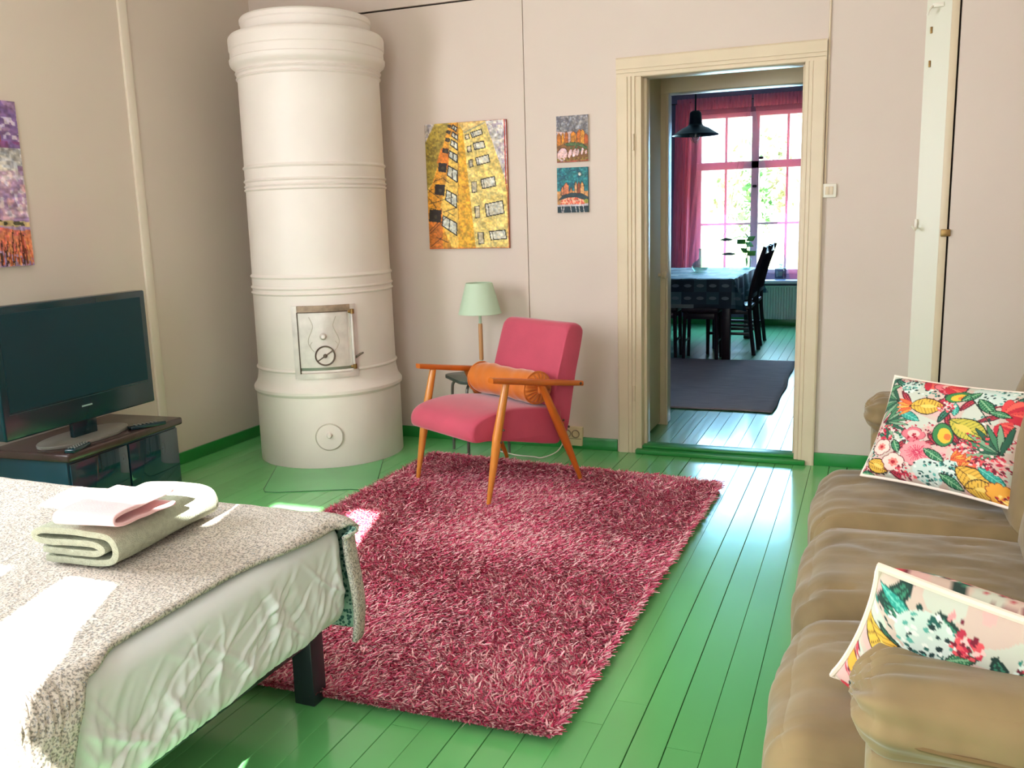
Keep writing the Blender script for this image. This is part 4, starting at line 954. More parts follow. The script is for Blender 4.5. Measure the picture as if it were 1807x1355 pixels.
ctr2 = (TL2 + BL2) / 2 + e1b * S2 / 2
cushion('tropical flower print cushion with big yellow leaf propped over the padded sofa arm', c2, S2, .068, frame3(ctr2, e1b, e2b))

# ------------------------------------------------------------------ bed, quilt, towels
bed = thing('bed', 'low bed with wrinkled white fitted sheet and black square legs', 'bed', (-2.07, -3.9, 0))
BB = Vector((-2.07, -3.9, 0))
def mattress_mesh():
    r = np.random.default_rng(4); hx, hz, rad, zc = .80, .142, .055, .413
    prof = []                                            # rounded rectangle in x,z, dense on the side that shows
    prof += [(-hx + rad + (2 * hx - 2 * rad) * t, -hz) for t in np.linspace(0, 1, 12)[:-1]]
    prof += [(hx - rad + rad * math.sin(a), -hz + rad - rad * math.cos(a)) for a in np.linspace(0, PI / 2, 12)[:-1]]
    prof += [(hx, z) for z in np.linspace(-hz + rad, hz - rad, 46)[:-1]]
    prof += [(hx - rad + rad * math.cos(a), hz - rad + rad * math.sin(a)) for a in np.linspace(0, PI / 2, 14)[:-1]]
    prof += [(hx - rad - (2 * hx - 2 * rad) * t, hz) for t in np.linspace(0, 1, 12)[:-1]]
    prof += [(-hx + rad - rad * math.sin(a), hz - rad + rad * math.cos(a)) for a in np.linspace(0, PI / 2, 5)[:-1]]
    prof += [(-hx, z) for z in np.linspace(hz - rad, -hz + rad, 5)[:-1]]
    prof += [(-hx + rad - rad * math.cos(a), -hz + rad - rad * math.sin(a)) for a in np.linspace(0, PI / 2, 5)[:-1]]
    prof = np.array(prof); n = len(prof)
    er = .05; ye = [(-1.0 + er - er * math.cos(a), er * (1 - math.sin(a))) for a in np.linspace(0, PI / 2, 8)]
    ys = ye + [(y, 0.0) for y in np.linspace(-1 + er, 1 - er, 470)[1:-1]] + [(-y, i) for y, i in ye[::-1]]
    Y = np.array([y for y, i in ys]); I = np.array([i for y, i in ys]); m = len(Y)
    X = np.sign(prof[None, :, 0]) * (np.abs(prof[None, :, 0]) - I[:, None] * np.abs(prof[None, :, 0]) / hx); Z = prof[None, :, 1] * (1 - I[:, None] * .9 / hz * .25)
    YY = np.repeat(Y[:, None], n, 1); D = np.zeros((m, n))
    for _ in range(190):                                 # creases fan up from the tucked lower hem
        y0 = r.uniform(-1, 1); z0 = -hz * r.uniform(.3, 1.05); L = r.uniform(.06, .24); sl = r.normal(.55, .75); A = r.uniform(.0015, .006) * (1 if r.random() < .75 else -1); w = r.uniform(.006, .016)
        t = (Z - z0) / L; c_ = y0 + sl * (Z - z0) + .012 * np.sin((Z - z0) * 30 + y0 * 9)
        D += A * np.exp(-((YY - c_) / w) ** 2) * np.clip(t * 6 + .4, 0, 1) * np.clip((1 - t) * 2.2, 0, 1) * (t > -.1)
    low = np.clip((-Z - .02) / .1, 0, 1)
    D += .005 * low * np.sin(YY * 19 + 2 * np.sin(YY * 7)) + .0022 * np.clip((-Z - .085) / .04, 0, 1) * np.sin(YY * 150 + 8 * np.sin(YY * 17))
    side = np.clip((prof[None, :, 0] - (hx - rad)) / rad, 0, 1); D *= side * np.clip((hz - .02 - Z) / .05, 0, 1); X = X + D
    V = np.stack([X, YY, Z + zc], -1).reshape(-1, 3); ii = np.arange(m * n).reshape(m, n); jj = np.roll(ii, -1, 1)
    F = np.stack([ii[:-1], jj[:-1], jj[1:], ii[1:]], -1).reshape(-1, 4)
    V = np.concatenate([V, [[0, -1, zc], [0, 1, zc]]]); c0, c1_ = m * n, m * n + 1
    o = np_mesh('mattress', V, F, SHEET, bed, smooth=True)
    bm = bmesh.new(); bm.from_mesh(o.data); bm.verts.ensure_lookup_table()
    for k in range(n):
        bm.faces.new((bm.verts[c0], bm.verts[int(jj[0, k])], bm.verts[int(ii[0, k])])); bm.faces.new((bm.verts[c1_], bm.verts[int(ii[-1, k])], bm.verts[int(jj[-1, k])]))
    bmesh.ops.recalc_face_normals(bm, faces=bm.faces); bm.to_mesh(o.data); bm.free()
    return o
mattress_mesh()
MB().box2((-.74, -.95, .20), (.70, .95, .29), .02).build('slatted_base', BLACKW, bed)
for x in (.61, -.68):
    for y in (.98, -.9): MB().box2((x, y, 0), (x + .066, y + .062, .285), .004).build('leg', BLACKW, bed)

def quilt_mats():
    m = bpy.data.materials.new('floral_quilt'); m.use_nodes = True; nt = m.node_tree; b = nt.nodes['Principled BSDF']; b.inputs['Roughness'].default_value = .9
    tc = nt.nodes.new('ShaderNodeTexCoord')
    def vor(scale, feat='F1'):
        v = nt.nodes.new('ShaderNodeTexVoronoi'); v.inputs['Scale'].default_value = scale; nt.links.new(tc.outputs['Object'], v.inputs['Vector']); return v
    n = nt.nodes.new('ShaderNodeTexNoise'); n.inputs['Scale'].default_value = 210; n.inputs['Detail'].default_value = 2; nt.links.new(tc.outputs['Object'], n.inputs['Vector'])
    rp = nt.nodes.new('ShaderNodeValToRGB'); e = rp.color_ramp.elements
    e[0].position = .40; e[0].color = (*s2l((128, 122, 114)), 1); e[1].position = .52; e[1].color = (*s2l((198, 187, 174)), 1)
    nt.links.new(n.outputs['Fac'], rp.inputs['Fac'])
    n2 = nt.nodes.new('ShaderNodeTexNoise'); n2.inputs['Scale'].default_value = 240; nt.links.new(tc.outputs['Object'], n2.inputs['Vector'])
    rp2 = nt.nodes.new('ShaderNodeValToRGB'); f = rp2.color_ramp.elements; f[0].position = .62; f[0].color = (0, 0, 0, 1); f[1].position = .68; f[1].color = (1, 1, 1, 1)
    nt.links.new(n2.outputs['Fac'], rp2.inputs['Fac'])
    mx = nt.nodes.new('ShaderNodeMixRGB'); mx.inputs['Color2'].default_value = (*s2l((146, 152, 160)), 1)
    nt.links.new(rp2.outputs['Color'], mx.inputs['Fac']); nt.links.new(rp.outputs['Color'], mx.inputs['Color1']); nt.links.new(mx.outputs['Color'], b.inputs['Base Color'])
    v = vor(60); bp = nt.nodes.new('ShaderNodeBump'); bp.inputs['Strength'].default_value = .5; bp.inputs['Distance'].default_value = .006
    nt.links.new(v.outputs['Distance'], bp.inputs['Height']); nt.links.new(bp.outputs['Normal'], b.inputs['Normal'])
    m2 = bpy.data.materials.new('teal_quilt_lining'); m2.use_nodes = True; nt = m2.node_tree; b = nt.nodes['Principled BSDF']; b.inputs['Roughness'].default_value = .9
    tc = nt.nodes.new('ShaderNodeTexCoord'); v = nt.nodes.new('ShaderNodeTexVoronoi'); v.inputs['Scale'].default_value = 95; nt.links.new(tc.outputs['Object'], v.inputs['Vector'])
    rp = nt.nodes.new('ShaderNodeValToRGB'); e = rp.color_ramp.elements; e[0].position = .38; e[0].color = (*s2l((48, 92, 86)), 1); e[1].position = .5; e[1].color = (*s2l((160, 190, 174)), 1)
    nt.links.new(v.outputs['Distance'], rp.inputs['Fac']); nt.links.new(rp.outputs['Color'], b.inputs['Base Color'])
    return m, m2
QM, QL = quilt_mats()
def sstep(a, b, x):
    t = max(0, min(1, (x - a) / (b - a))); return t * t * (3 - 2 * t)
XE, YE, ZT = -1.262, -2.872, .560
def quilt_pt(u, v):
    b = -4.92 + v * (4.92 - 2.872 + .315)             # runs along y, then down the far end
    top_over = -.030 * (1 - sstep(-3.3, -3.05, b)) + .030 * (1 - sstep(-3.76, -3.66, b)) + .40 * (1 - sstep(-3.95, -3.76, b))
    edge = XE + top_over + .065 * sstep(-2.96, -2.86, b)
    a = -2.93 + (1 - (1 - u) ** 1.0) * (edge + 2.93)
    x, y, z = a, b, ZT
    z += .006 * mnoise.noise(Vector((a * 5, b * 5, 1))) + .003 * mnoise.noise(Vector((a * 16, b * 16, 4)))
    fall_y = b - YE
    if fall_y > -.05:
        r_ = .05; s_ = fall_y + .05
        if s_ < r_ * PI / 2: y = YE - .05 + r_ * math.sin(s_ / r_); z -= r_ * (1 - math.cos(s_ / r_))
        else: y = YE - .05 + r_ + .01 * math.sin(a * 9) + .008; z -= r_ + (s_ - r_ * PI / 2)
    over = a - XE
    if fall_y >= -.05 and over > -.03:
        k_ = sstep(-.05, .03, fall_y); r_ = .035; s_ = over + .03
        if s_ < r_ * PI / 2: nx, ny = XE - .03 + r_ * math.sin(s_ / r_), -r_ * (1 - math.cos(s_ / r_))
        else: nx, ny = XE - .03 + r_ + .004, -r_ - (s_ - r_ * PI / 2)
        x = x * (1 - k_) + nx * k_ + .010 * math.sin(b * 16) * k_; y += ny * k_
        if k_ < 1: z -= .5 * max(0, over) * (1 - k_)
    if over > -.03 and fall_y < -.05:
        r_ = .03; s_ = over + .03
        if s_ < r_ * PI / 2: x = XE - .03 + r_ * math.sin(s_ / r_); z -= r_ * (1 - math.cos(s_ / r_))
        else:
            dn = s_ - r_ * PI / 2; x = XE + .012 + .03 * dn + .008 * math.sin(b * 22) * min(1, dn * 4); z -= r_ + dn
    return (x, y, z)
qm = MB().grid(quilt_pt, 110, 150); quilt = qm.build('quilt', [QM, QL], None, angle=80)
sd = quilt.modifiers.new('thickness', 'SOLIDIFY'); sd.thickness = .011; sd.offset = 1.0; sd.material_offset = 1; sd.material_offset_rim = 0
tag(quilt, 'thin grey-beige ditsy floral quilt with teal lining spread over the bed', 'quilt')
if sum(p.normal.z for p in quilt.data.polygons) < 0: quilt.data.flip_normals()
def fold_path(layers, w, th, r_in):
    """flattened roll seen end-on: x across, z up"""
    pts = []
    x0, x1 = -w / 2, w / 2
    z = 0
    n = len(layers)
    return pts
def slab_fold(nm, label, loc, rot, path, thick, length, m, cat='towel', wave=.0):
    t = bmesh.new(); N = 28; P = bez([(p[0], 0, p[1]) for p in path], 8); rings = []
    for i in range(N):
        y = -length / 2 + length * i / (N - 1)
        rings.append([t.verts.new((p.x + wave * math.sin(y * 22 + p.x * 8), y, p.z + .003 * mnoise.noise(Vector((p.x * 20, y * 14, p.z * 30))))) for p in P])
    for a, b in zip(rings, rings[1:]):
        for k in range(len(P) - 1): t.faces.new((a[k], a[k + 1], b[k + 1], b[k]))
    mb = MB(); mb._merge(t); o = mb.build(nm, m, None, angle=80); o.location = loc; o.rotation_euler = rot
    s_ = o.modifiers.new('thickness', 'SOLIDIFY'); s_.thickness = thick; s_.offset = 0
    bv = o.modifiers.new('soft', 'BEVEL'); bv.width = thick * .25; bv.segments = 2; bv.limit_method = 'ANGLE'
    tag(o, label, cat); return o
# big towel: three folded layers, long axis runs towards the far side of the bed
ta = math.atan2(.378, -.02)                          # axis direction on the bed
slab_fold('bath_towel', 'sage green terry bath towel folded in layers on the quilt', (-1.675, -3.225, .577), (0, 0, ta - PI / 2 + .03),
          [(-.085, .012), (0, .010), (.080, .012), (.108, .030), (.110, .060), (.086, .084), (0, .090), (-.085, .086), (-.112, .074), (-.092, .060), (0, .060), (.055, .060), (.076, .047), (.056, .035), (0, .034), (-.09, .036)], .0165, .375, TOWEL_G)
bt = bpy.data.objects['bath_towel']; bt.scale = (1, 1, .88)
bt2 = slab_fold('hand_towel', 'pale pink folded hand towel lying on the sage towel', (-1.612, -3.325, .671), (0, math.radians(-3), -PI / 2 + .12),
          [(-.105, .040), (.0, .036), (.09, .032), (.108, .021), (.092, .009), (0, .007), (-.11, .008)], .009, .16, TOWEL_P)
tt = bt.data
# an outer wrap so that the towel reads as a rounded roll
wrap = [(-.10, .086), (0, .090), (.10, .084), (.134, .060), (.136, .030), (.118, .010)]

# ------------------------------------------------------------------ television, cabinet, remotes, cable
cb = thing('tv_cabinet', 'low dark blue-black media cabinet with tinted glass doors', 'cabinet', (-3.34, -1.79, 0), math.radians(4))
MB().box2((-.205, -.355, .02), (.185, .355, .365), .006).build('body', CAB, cb)
MB().box2((-.225, -.372, .365), (.215, .372, .402), .010, 3).build('top', CABT, cb)
for s in (-1, 1):
    dr = MB().box2((.186, .006 if s > 0 else -.345, .04), (.197, .345 if s > 0 else -.006, .352), .002).build('glass_door', CABG, cb)
MB().box2((-.2, -.36, 0), (.20, .36, .022), .004).build('plinth', CABT, cb)
MB().box2((.19, .355, 0), (.215, .372, .05), .003).build('corner_foot', CABT, cb)
tv = thing('television', 'black flat-screen television on a swivel foot', 'television', (-3.27, -1.86, .402), math.radians(2))
TY0, TY1 = -.455, .405; tz0, tz1 = .085, .632
MB().box2((-.045, TY0, tz0), (.02, TY1, tz1), .008, 3).build('housing', TVB, tv)
MB().box2((.02, TY0 + .035, tz0 + .115), (.0215, TY1 - .035, tz1 - .03)).build('screen', TVS, tv)
MB().box2((-.10, TY0 + .1, tz0 + .08), (-.045, TY1 - .1, tz1 - .08), .02).build('rear_case', TVB, tv)
MB().box2((.0195, TY0 + .03, tz0 + .105), (.0212, TY1 - .03, tz0 + .1075)).build('speaker_line', mat('tv_trim', (44, 74, 76), .3), tv)
MB().box2((-.03, -.09, 0.012), (-.005, .05, tz0 + .05), .006).build('neck', TVB, tv)
ft = MB(); t_ = [(.12 * math.cos(2 * PI * k / 40) - .02, .24 * math.sin(2 * PI * k / 40) - .02) for k in range(40)]; ft.prism(t_, 'z', 0, .016, .004); ft.build('foot', TVST, tv)
MB().box2((.0203, -.052, tz0 + .064), (.0212, .008, tz0 + .071), .0003).build('silver_logo_strip', mat('silver_print', (150, 176, 176), .3), tv)
def remote(loc, rz, label, L=.17):
    r = thing('remote_control', label, 'remote', loc, rz)
    MB().box2((-.023, -L / 2, 0), (.023, L / 2, .018), .006, 3).build('body', TVB, r)
    for i in range(3):
        for j in range(6): MB().box((-.013 + .013 * i, -L * .32 + j * .019, .019), (.007, .008, .003), .001).build('button', TVST, r)
    return r
remote((-3.16, -1.63, .402), math.radians(-24), 'dark remote control lying beside the television foot by the open end')
remote((-3.135, -2.06, .402), math.radians(18), 'dark remote control under the television edge near the cable', .14)
cbm = MB().tube(bez([(-3.36, -2.27, .56), (-3.42, -2.28, .42), (-3.46, -2.29, .28), (-3.45, -2.28, .12), (-3.5, -2.29, .01)], 8), .005, 8).build('antenna_cable', WHITEP)
tag(cbm, 'pale cable hanging down behind the television cabinet', 'cable')

# ------------------------------------------------------------------ kitchen beyond the doorway
kw = thing('window_4', None, None, (-1.29, YK1, wz0k)); kw['kind'] = 'structure'; kw['label'] = 'pink-white kitchen window with many panes'
BK4 = (-1.29, YK1, wz0k)
def kp(nm, a, b, m=WINP, bev=.004): return wpart(nm, a, b, m, kw, BK4, bev)
yf0, yf1 = YK1 + .02, YK1 + .09
kp('frame_stile', (wx0, yf0, wz0k), (wx0 + .055, yf1, wz1k)); kp('frame_stile', (wx1 - .055, yf0, wz0k), (wx1, yf1, wz1k))
kp('frame_rail', (wx0, yf0, wz1k - .05), (wx1, yf1, wz1k)); kp('frame_rail', (wx0, yf0, wz0k), (wx1, yf1, wz0k + .05))
kp('mullion', (-1.33, yf0 - .02, wz0k), (-1.245, yf1, wz1k)); kp('transom', (wx0, yf0 - .02, 1.80), (wx1, yf1, 1.885))
for x in (-1.62, -.935): kp('glazing_bar', (x - .014, yf0 + .01, wz0k), (x + .014, yf1 - .01, wz1k), WINP, .003)
kp('glazing_bar', (wx0, yf0 + .01, 1.165), (wx1, yf1 - .01, 1.19), WINP, .003)
xp = [wx0 + .055, -1.62, -1.33, -1.245, -.935, wx1 - .055]
for (xa, xb) in ((xp[0], xp[1]), (xp[1], xp[2]), (xp[3], xp[4]), (xp[4], xp[5])):
    for (za, zb) in ((wz0k + .05, 1.165), (1.19, 1.80), (1.885, wz1k - .05)): kp('pane', (xa, YK1 + .05, za), (xb, YK1 + .054, zb), PANE, 0)
for (x, z) in ((-1.288, 1.60), (-1.22, 1.915)): MB().box((x - BK4[0], .0, z - BK4[2]), (.05, .03, .03), .006).build('latch', DARKW, kw)
kp('sill', (wx0 - .06, YK1 - .20, .50), (wx1 + .3, YK1, .535), WINP, .006)
# curtains
def curtain(side, label):
    root = thing('voile_curtain', label, 'curtain', (-1.3, YK1 - .10, 0))
    xt0, xt1 = (-2.16, -1.325) if side < 0 else (-.42, -1.30)
    def pt(u, v, dens=1.0):
        z = 2.57 - v * 2.02
        xb0, xb1 = (-2.20, -1.56 + .0) if side < 0 else (-.42, -.86)
        sw_ = v ** 1.15; x_top = xt0 + (xt1 - xt0) * u; x_bot = xb0 + (xb1 - xb0) * u ** 1.35
        x = x_top * (1 - sw_) + x_bot * sw_
        y = .016 * math.sin(u * 60 + 3 * v) * (.5 + .5 * v) + .01 * math.sin(u * 23)
        return (x + 1.3, y, z)
    MB().grid(pt, 120, 24).build('drop', SHEER, root)
    def head(u, v):
        x = xt0 + (xt1 - xt0) * u; return (x + 1.3, -.022 + .012 * math.sin(u * 150), 2.60 - v * .13)
    MB().grid(head, 200, 6).build('gathered_heading', SHEER2, root)
    if side < 0:
        def gat(u, v):
            xa = -2.175 - .05 * v; xb = -1.985 - .035 * v
            return (xa + (xb - xa) * u + 1.3, -.03 + .022 * math.sin(u * 26 + v * 2), 2.55 - v * 2.0)
        MB().grid(gat, 70, 24).build('gathered_edge', SHEER2, root)
    return root
curtain(-1, 'pink sheer curtain bunched beside the pendant lamp'); curtain(1, 'pink sheer curtain drawn aside next to the dark cupboard')
rod_ = MB().tube([(-2.25, YK1 - .10, 2.555), (-.35, YK1 - .10, 2.555)], .008, 10).build('curtain_rod', DARKW); tag(rod_, 'slim dark rod carrying the pink curtains', 'curtain rod')
# leaf-shaped mobile
mo = thing('hanging_mobile', 'thread mobile with two grey leaf shapes in front of the kitchen window', 'mobile', (-1.60, 5.88, .7))
MB().tube([(.25, .016, 1.853), (.02, 0, .42)], .002, 6).build('thread', STEEL, mo); MB().tube([(.02, 0, .42), (.17, 0, .10)], .002, 6).build('thread', STEEL, mo); MB().tube([(.02, 0, .42), (-.12, 0, .10)], .002, 6).build('thread', STEEL, mo)
for (x, z, w) in ((.02, .30, .085), (.05, .135, .10)):
    lf = [(x - w, z), (x - w * .5, z + .012), (x, z + .024), (x + w * .5, z + .014), (x + w, z + .002), (x + w * .4, z - .012), (x - w * .3, z - .012)]
    MB().prism(lf, 'y', -.003, .003).build('leaf', STEEL, mo)
# radiator
ra = thing('radiator', 'white ribbed panel radiator under the kitchen window sill', 'radiator', (-.95, YK1 - .06, .08))
rp_ = []; W_ = .72; nr = 24
for i in range(nr):
    x = -W_ / 2 + W_ * i / nr; s_ = W_ / nr; rp_ += [(x, -.012), (x + s_ * .25, -.026), (x + s_ * .65, -.026), (x + s_ * .9, -.012)]
rp_ += [(W_ / 2, -.012), (W_ / 2, .03), (-W_ / 2, .03)]
MB().prism(rp_, 'z', .0, .375).build('ribbed_panel', RADI, ra, smooth=False); MB().box2((-W_ / 2, -.03, .372), (W_ / 2, .035, .388), .004).build('top_grille', RADI, ra)
MB().tube([(-W_ / 2 + .04, .0, .0), (-W_ / 2 + .04, .0, -.078)], .009, 8).build('pipe', RADI, ra)
skirt('baseboard_kitchen', (KX0, YK1 - .018, 0), (KX1, YK1, .09), 'dark green kitchen skirting board')
# table, cloth
ktb = thing('kitchen_table', 'dark wooden kitchen table under a printed cloth', 'table', (-1.665, 4.1, 0))
MB().box2((-.52, -.80, .705), (.52, .80, .732), .006).build('tabletop', DARKW, ktb)
for x in (.47, -.47):
    for y in (-.75, .75): MB().box2((x - .036, y - .036, 0), (x + .036, y + .036, .71), .005).build('leg', DARKW, ktb)
MB().box2((-.45, -.76, .62), (.45, -.735, .705)).build('apron', DARKW, ktb); MB().box2((.445, -.75, .62), (.47, .75, .705)).build('apron', DARKW, ktb)
def cloth_mat():
    m = bpy.data.materials.new('patchwork_print'); m.use_nodes = True; nt = m.node_tree; b = nt.nodes['Principled BSDF']; b.inputs['Roughness'].default_value = .6
    tc = nt.nodes.new('ShaderNodeTexCoord'); mp = nt.nodes.new('ShaderNodeMapping'); mp.inputs['Scale'].default_value = (9, 9, 9); mp.inputs['Location'].default_value = (.3, .3, .4)
    nt.links.new(tc.outputs['Object'], mp.inputs['Vector'])
    fl = nt.nodes.new('ShaderNodeVectorMath'); fl.operation = 'FLOOR'; nt.links.new(mp.outputs['Vector'], fl.inputs[0])
    wn = nt.nodes.new('ShaderNodeTexWhiteNoise'); nt.links.new(fl.outputs['Vector'], wn.inputs['Vector'])
    rp = nt.nodes.new('ShaderNodeValToRGB'); rp.color_ramp.interpolation = 'CONSTANT'; e = rp.color_ramp.elements
    e[0].color = (*s2l((30, 44, 56)), 1); e[1].position = .3; e[1].color = (*s2l((92, 118, 120)), 1)
    for p, cc in ((.5, (54, 84, 92)), (.68, (136, 142, 138)), (.84, (40, 60, 74))):
        x = e.new(p); x.color = (*s2l(cc), 1)
    nt.links.new(wn.outputs['Value'], rp.inputs['Fac'])
    fr = nt.nodes.new('ShaderNodeVectorMath'); fr.operation = 'FRACTION'; nt.links.new(mp.outputs['Vector'], fr.inputs[0])
    sb = nt.nodes.new('ShaderNodeVectorMath'); sb.operation = 'SUBTRACT'; sb.inputs[1].default_value = (.5, .5, .5); nt.links.new(fr.outputs['Vector'], sb.inputs[0])
    ml = nt.nodes.new('ShaderNodeVectorMath'); ml.operation = 'MULTIPLY'; ml.inputs[1].default_value = (1, 0, 2.2); nt.links.new(sb.outputs['Vector'], ml.inputs[0])
    ln = nt.nodes.new('ShaderNodeVectorMath'); ln.operation = 'LENGTH'; nt.links.new(ml.outputs['Vector'], ln.inputs[0])
    lt_ = nt.nodes.new('ShaderNodeMath'); lt_.operation = 'LESS_THAN'; lt_.inputs[1].default_value = .3; nt.links.new(ln.outputs['Value'], lt_.inputs[0])
    mu = nt.nodes.new('ShaderNodeMath'); mu.operation = 'MULTIPLY'; mu.inputs[1].default_value = .6; nt.links.new(lt_.outputs[0], mu.inputs[0])
    mx = nt.nodes.new('ShaderNodeMixRGB'); mx.inputs['Color2'].default_value = (*s2l((150, 160, 164)), 1); nt.links.new(mu.outputs[0], mx.inputs['Fac']); nt.links.new(rp.outputs['Color'], mx.inputs['Color1'])
    nt.links.new(mx.outputs['Color'], b.inputs['Base Color']); return m
def kcloth(u, v):
    # square sheet over a table 1.12 x 1.60 with hanging sides
    hx, hy, dr = .53, .815, .27
    a = (u - .5) * 2 * (hx + dr); b_ = (v - .5) * 2 * (hy + dr)
    ox = max(0, abs(a) - hx); oy = max(0, abs(b_) - hy); x = max(-hx, min(hx, a)); y = max(-hy, min(hy, b_)); dz = max(ox, oy)
    wv = .014 * math.sin(b_ * 17) if ox > oy else .010 * math.sin(a * 15)
    if ox > 0: x += math.copysign(min(ox, oy) * .45 + .008 + (.04 * dz + wv * dz / dr), a)
    if oy > 0: y += math.copysign(min(ox, oy) * .45 + .008 + (.04 * dz + wv * dz / dr), b_)
    return (x, y, .742 - dz * .98 + .002 * math.sin(a * 30) * math.sin(b_ * 11) - (.05 * min(ox, oy)))
kc = MB().grid(kcloth, 80, 100).build('tablecloth', cloth_mat(), None, angle=70); kc.location = (-1.665, 4.1, 0)
tag(kc, 'printed patchwork cloth hanging over the kitchen table', 'tablecloth')
# chairs
def kchair(loc, rz, label):
    r = thing('slat_back_chair', label, 'chair', loc, rz, None)
    MB().puff((0, 0, .445), (.21, .21, .022), .018, (0, 0, .008), n=7).build('seat', DARKW, r)
    for sx in (-1, 1):
        MB().tube([(sx * .18, -.18, 0), (sx * .18, -.18, .43)], [.016, .021], 8).build('leg', DARKW, r)
        MB().tube(bez([(sx * .185, .245, 0), (sx * .185, .20, .43), (sx * .185, .235, .7), (sx * .185, .33, 1.0)], 5), .019, 8).build('back_post', DARKW, r)
        MB().box((sx * .182, .01, .20), (.018, .38, .026), .004).build('stretcher', DARKW, r)
        MB().box((sx * .182, .01, .405), (.018, .38, .045), .004).build('apron', DARKW, r)
    MB().box((0, -.18, .405), (.36, .018, .045), .004).build('apron', DARKW, r)
    MB().box((0, .315, .965), (.37, .022, .07), .006).build('top_rail', DARKW, r); MB().box((0, .215, .55), (.37, .02, .04), .005).build('lower_rail', DARKW, r)
    for i in range(6):
        x = -.14 + i * .056; MB().tube([(x, .216, .55), (x, .245, .74), (x, .312, .95)], .0075, 6).build('slat', DARKW, r)
    return r
kchair((-1.235, 3.86, 0), -PI / 2, 'dark slat-back kitchen chair at the table nearer the doorway')
kchair((-1.245, 4.50, 0), -PI / 2, 'dark slat-back kitchen chair at the table nearer the radiator')
def stool(loc, label, rz=0):
    r = thing('kitchen_stool', label, 'stool', loc, rz)
    MB().puff((0, 0, .46), (.17, .15, .028), .02, (0, 0, .01), n=7).build('seat', DARKW, r)
    for sx in (-1, 1):
        for sy in (-1, 1): MB().tube([(sx * .15, sy * .125, 0), (sx * .14, sy * .115, .44)], [.015, .018], 8).build('leg', DARKW, r)
        MB().box((sx * .145, 0, .17), (.014, .24, .022), .003).build('stretcher', DARKW, r)
    MB().box((0, -.115, .40), (.27, .016, .05), .003).build('apron', DARKW, r); MB().box((0, .115, .40), (.27, .016, .05), .003).build('apron', DARKW, r)
    return r
stool((-1.42, 3.41, 0), 'dark wooden stool tucked beside the table leg'); stool((-1.80, 3.45, 0), 'dark wooden stool half hidden by the passage frame')
# vase, plant, bottle
va = thing('glass_vase', 'pale green bulbous glass vase with narrow neck on the kitchen table', 'vase', (-1.585, 4.2, .745))
MB().lathe([(0, .004), (.055, .004), (.075, .025), (.082, .055), (.070, .088), (.036, .108), (.016, .128), (.013, .205), (.020, .225), (.0175, .225), (.010, .205), (.012, .13), (.032, .103), (.064, .085), (.076, .055), (.07, .03), (.05, .010), (0, .010)], 32).build('body', VASEG, va)
pl = thing('potted_plant', 'leafy green cutting in a clear glass on the kitchen table', 'plant', (-1.20, 4.72, .745))
MB().lathe([(0, 0), (.04, 0), (.046, .10), (.043, .10), (.037, .008), (0, .008)], 24).build('glass', VASEG, pl)
for i in range(7):
    a = i * 2.4; r_ = .02 + .04 * random.random(); h = .14 + .03 * i
    MB().tube(bez([(0, 0, .02), (r_ * .4 * math.cos(a), r_ * .4 * math.sin(a), h * .6), (r_ * math.cos(a), r_ * math.sin(a), h)], 5), .003, 6).build('stem', LEAFG, pl)
    lm = MB(); lm.puff((0, 0, 0), (.042, .030, .004), .003, n=5, M=Matrix.Translation((r_ * math.cos(a) * 1.4, r_ * math.sin(a) * 1.4, h + .01)) @ Matrix.Rotation(a, 4, 'Z') @ Matrix.Rotation(.9, 4, 'X')); lm.build('leaf', LEAFG, pl)
bt_ = thing('square_bottle', 'dark blue-grey square glass bottle with stopper on the sill', 'bottle', (-.965, YK1 - .12, .536))
bm_ = MB(); bm_.puff((0, 0, .07), (.062, .035, .07), .014, n=7); bm_.lathe([(.030, .135), (.016, .148), (.016, .166), (.026, .170), (.026, .184), (0, .186)], 20); bm_.build('body', BOTTLEG, bt_)
MB().box((0, -.036, .075), (.045, .002, .05), .001).build('paper_label', mat('label_grey', (150, 156, 160)), bt_)
# pendant
pe = thing('pendant_lamp', 'black enamel pendant lamp with wire cage in the kitchen', 'lamp', (-1.335, 2.5, 1.9))
MB().lathe([(.182, .022), (.184, .026), (.15, .045), (.105, .075), (.072, .088), (.055, .10), (.05, .125), (.046, .19), (.034, .205), (0, .207), (0, .203), (.03, .20), (.044, .12), (.07, .083), (.104, .070), (.15, .039), (.182, .022)], 48).build('shade', BLACKM, pe)
MB().tube([(0, 0, .2), (0, 0, 1.05)], .007, 8).build('cord', BLACKM, pe)
MB().lathe([(0, .06), (.03, .055), (.036, .02), (.026, -.01), (0, -.02)], 20).build('glass_bulb', VASEG, pe)
for k in range(3):
    a = k * PI / 3; MB().tube([(math.cos(a) * .042 * math.cos(t), math.sin(a) * .042 * math.cos(t), .03 - .065 * math.sin(t)) for t in [PI * i / 14 for i in range(15)]], .002, 6).build('cage_wire', STEEL, pe)
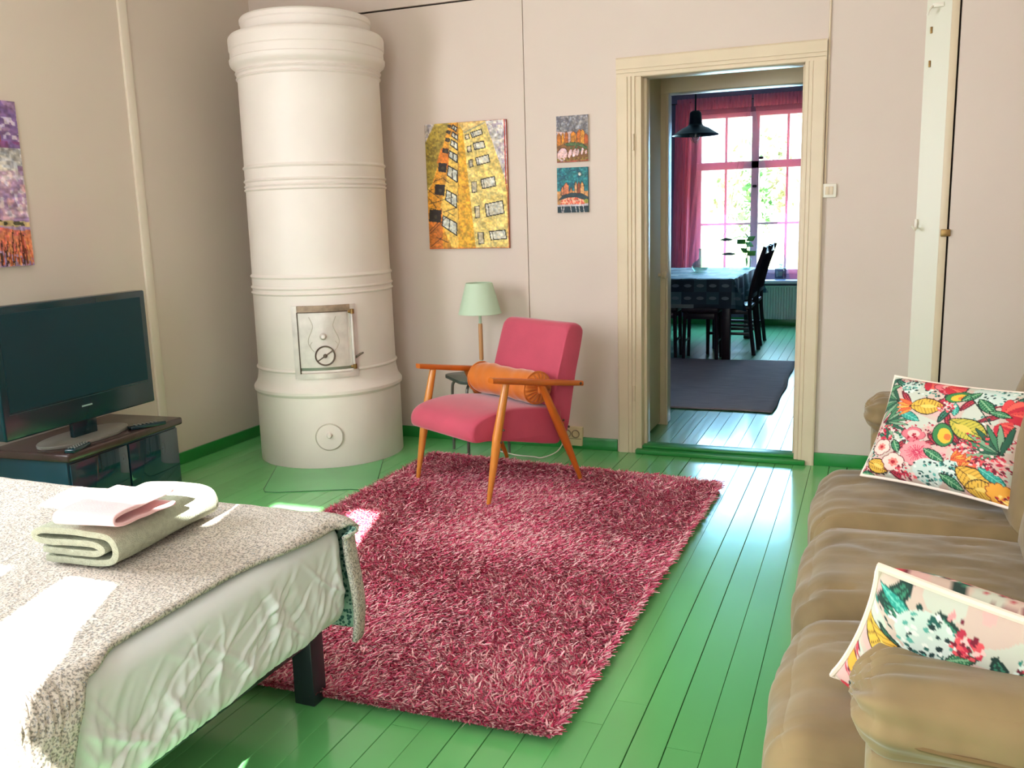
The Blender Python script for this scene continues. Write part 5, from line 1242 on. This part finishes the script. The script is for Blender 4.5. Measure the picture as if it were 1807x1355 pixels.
# tall dark cupboard and rag rug
cu = thing('tall_cupboard', 'tall dark brown cupboard standing beside the kitchen window', 'cupboard', (-.30, 4.95, 0))
MB().box2((-.385, -.30, .06), (.40, .30, 2.0), .008).build('body', DARKW, cu); MB().box2((-.36, -.28, 0), (.38, .28, .06)).build('plinth', DARKW, cu)
MB().box2((-.37, -.318, .08), (.005, -.30, 1.98), .004).build('cupboard_door', DARKW, cu); MB().box2((.01, -.318, .08), (.39, -.30, 1.98), .004).build('cupboard_door', DARKW, cu)
def rag_mat():
    m = mat('rag_weave', (168, 148, 150), .95, var=(9, .25, (.6, 14, 1)), bump=(60, .4, (.5, 6, 1))); return m
def ragpt(u, v):
    x = -1.95 + u * (1.375 + .006 * math.sin(v * 17)) + .01 * math.sin(v * 5) * u; y = 1.23 + v * 2.06 + .015 * math.sin(u * 9) - .05 * u * (1 - v) + .03 * u * v
    return (x, y, .006 + .002 * math.sin(u * 8) * math.sin(v * 13))
rg = MB().grid(ragpt, 30, 60).build('rag_rug', rag_mat(), None); sm = rg.modifiers.new('thickness', 'SOLIDIFY'); sm.thickness = .008; sm.offset = 1
tag(rg, 'flat grey-mauve woven rag rug on the kitchen floor', 'rug')

# ------------------------------------------------------------------ garden outside the kitchen window
gd = MB().box2((-30, YK1 + .2, -1.0), (30, 60, -.9)).build('garden_lawn', GRASS, smooth=False); tag(gd, 'sunlit pale lawn outside the kitchen window', 'lawn', kind='structure')
def tree(x, y, h, cr, zc, nleaf, m, label, seed, leaf=.10, tr=.12):
    r = np.random.default_rng(seed); root = thing('garden_tree', label, 'tree', (x, y, -.9))
    MB().tube([(0, 0, 0), (.05, 0, h * .4), (-.04, .05, h * .95)], [tr, tr * .7, tr * .2], 10).build('trunk', BARK, root)
    d = r.normal(size=(nleaf, 3)); d /= np.linalg.norm(d, axis=1)[:, None]; p = d * (r.random(nleaf) ** .4)[:, None] * np.array(cr); p[:, 2] += zc
    p += .25 * np.sin(p[:, [1, 2, 0]] * 4.0)
    a = r.normal(size=(nleaf, 3)); a /= np.linalg.norm(a, axis=1)[:, None]; b = np.cross(a, r.normal(size=(nleaf, 3))); b /= np.linalg.norm(b, axis=1)[:, None]
    s = leaf * (.6 + .8 * r.random(nleaf))[:, None]
    V = np.stack([p - a * s, p + b * s * .5, p + a * s, p - b * s * .5], 1).reshape(-1, 3); F = np.arange(nleaf * 4).reshape(-1, 4)
    o = np_mesh('foliage', V, F, m, root); o['kind'] = 'stuff'
tree(-2.1, 13.0, 5.0, (.6, .7, 1.1), 2.6, 900, FOL1, 'green leafy garden tree seen between the curtains', 1)
tree(-4.4, 15.0, 6.0, (1.2, 1.0, 1.0), 5.0, 900, FOL2, 'yellowing garden tree beyond the bunched curtain', 2)
tree(-1.0, 17.5, 7.0, (1.2, 1.2, 1.2), 5.6, 1000, FOL2, 'tall yellow-green tree behind the leafy one', 3, tr=.2)
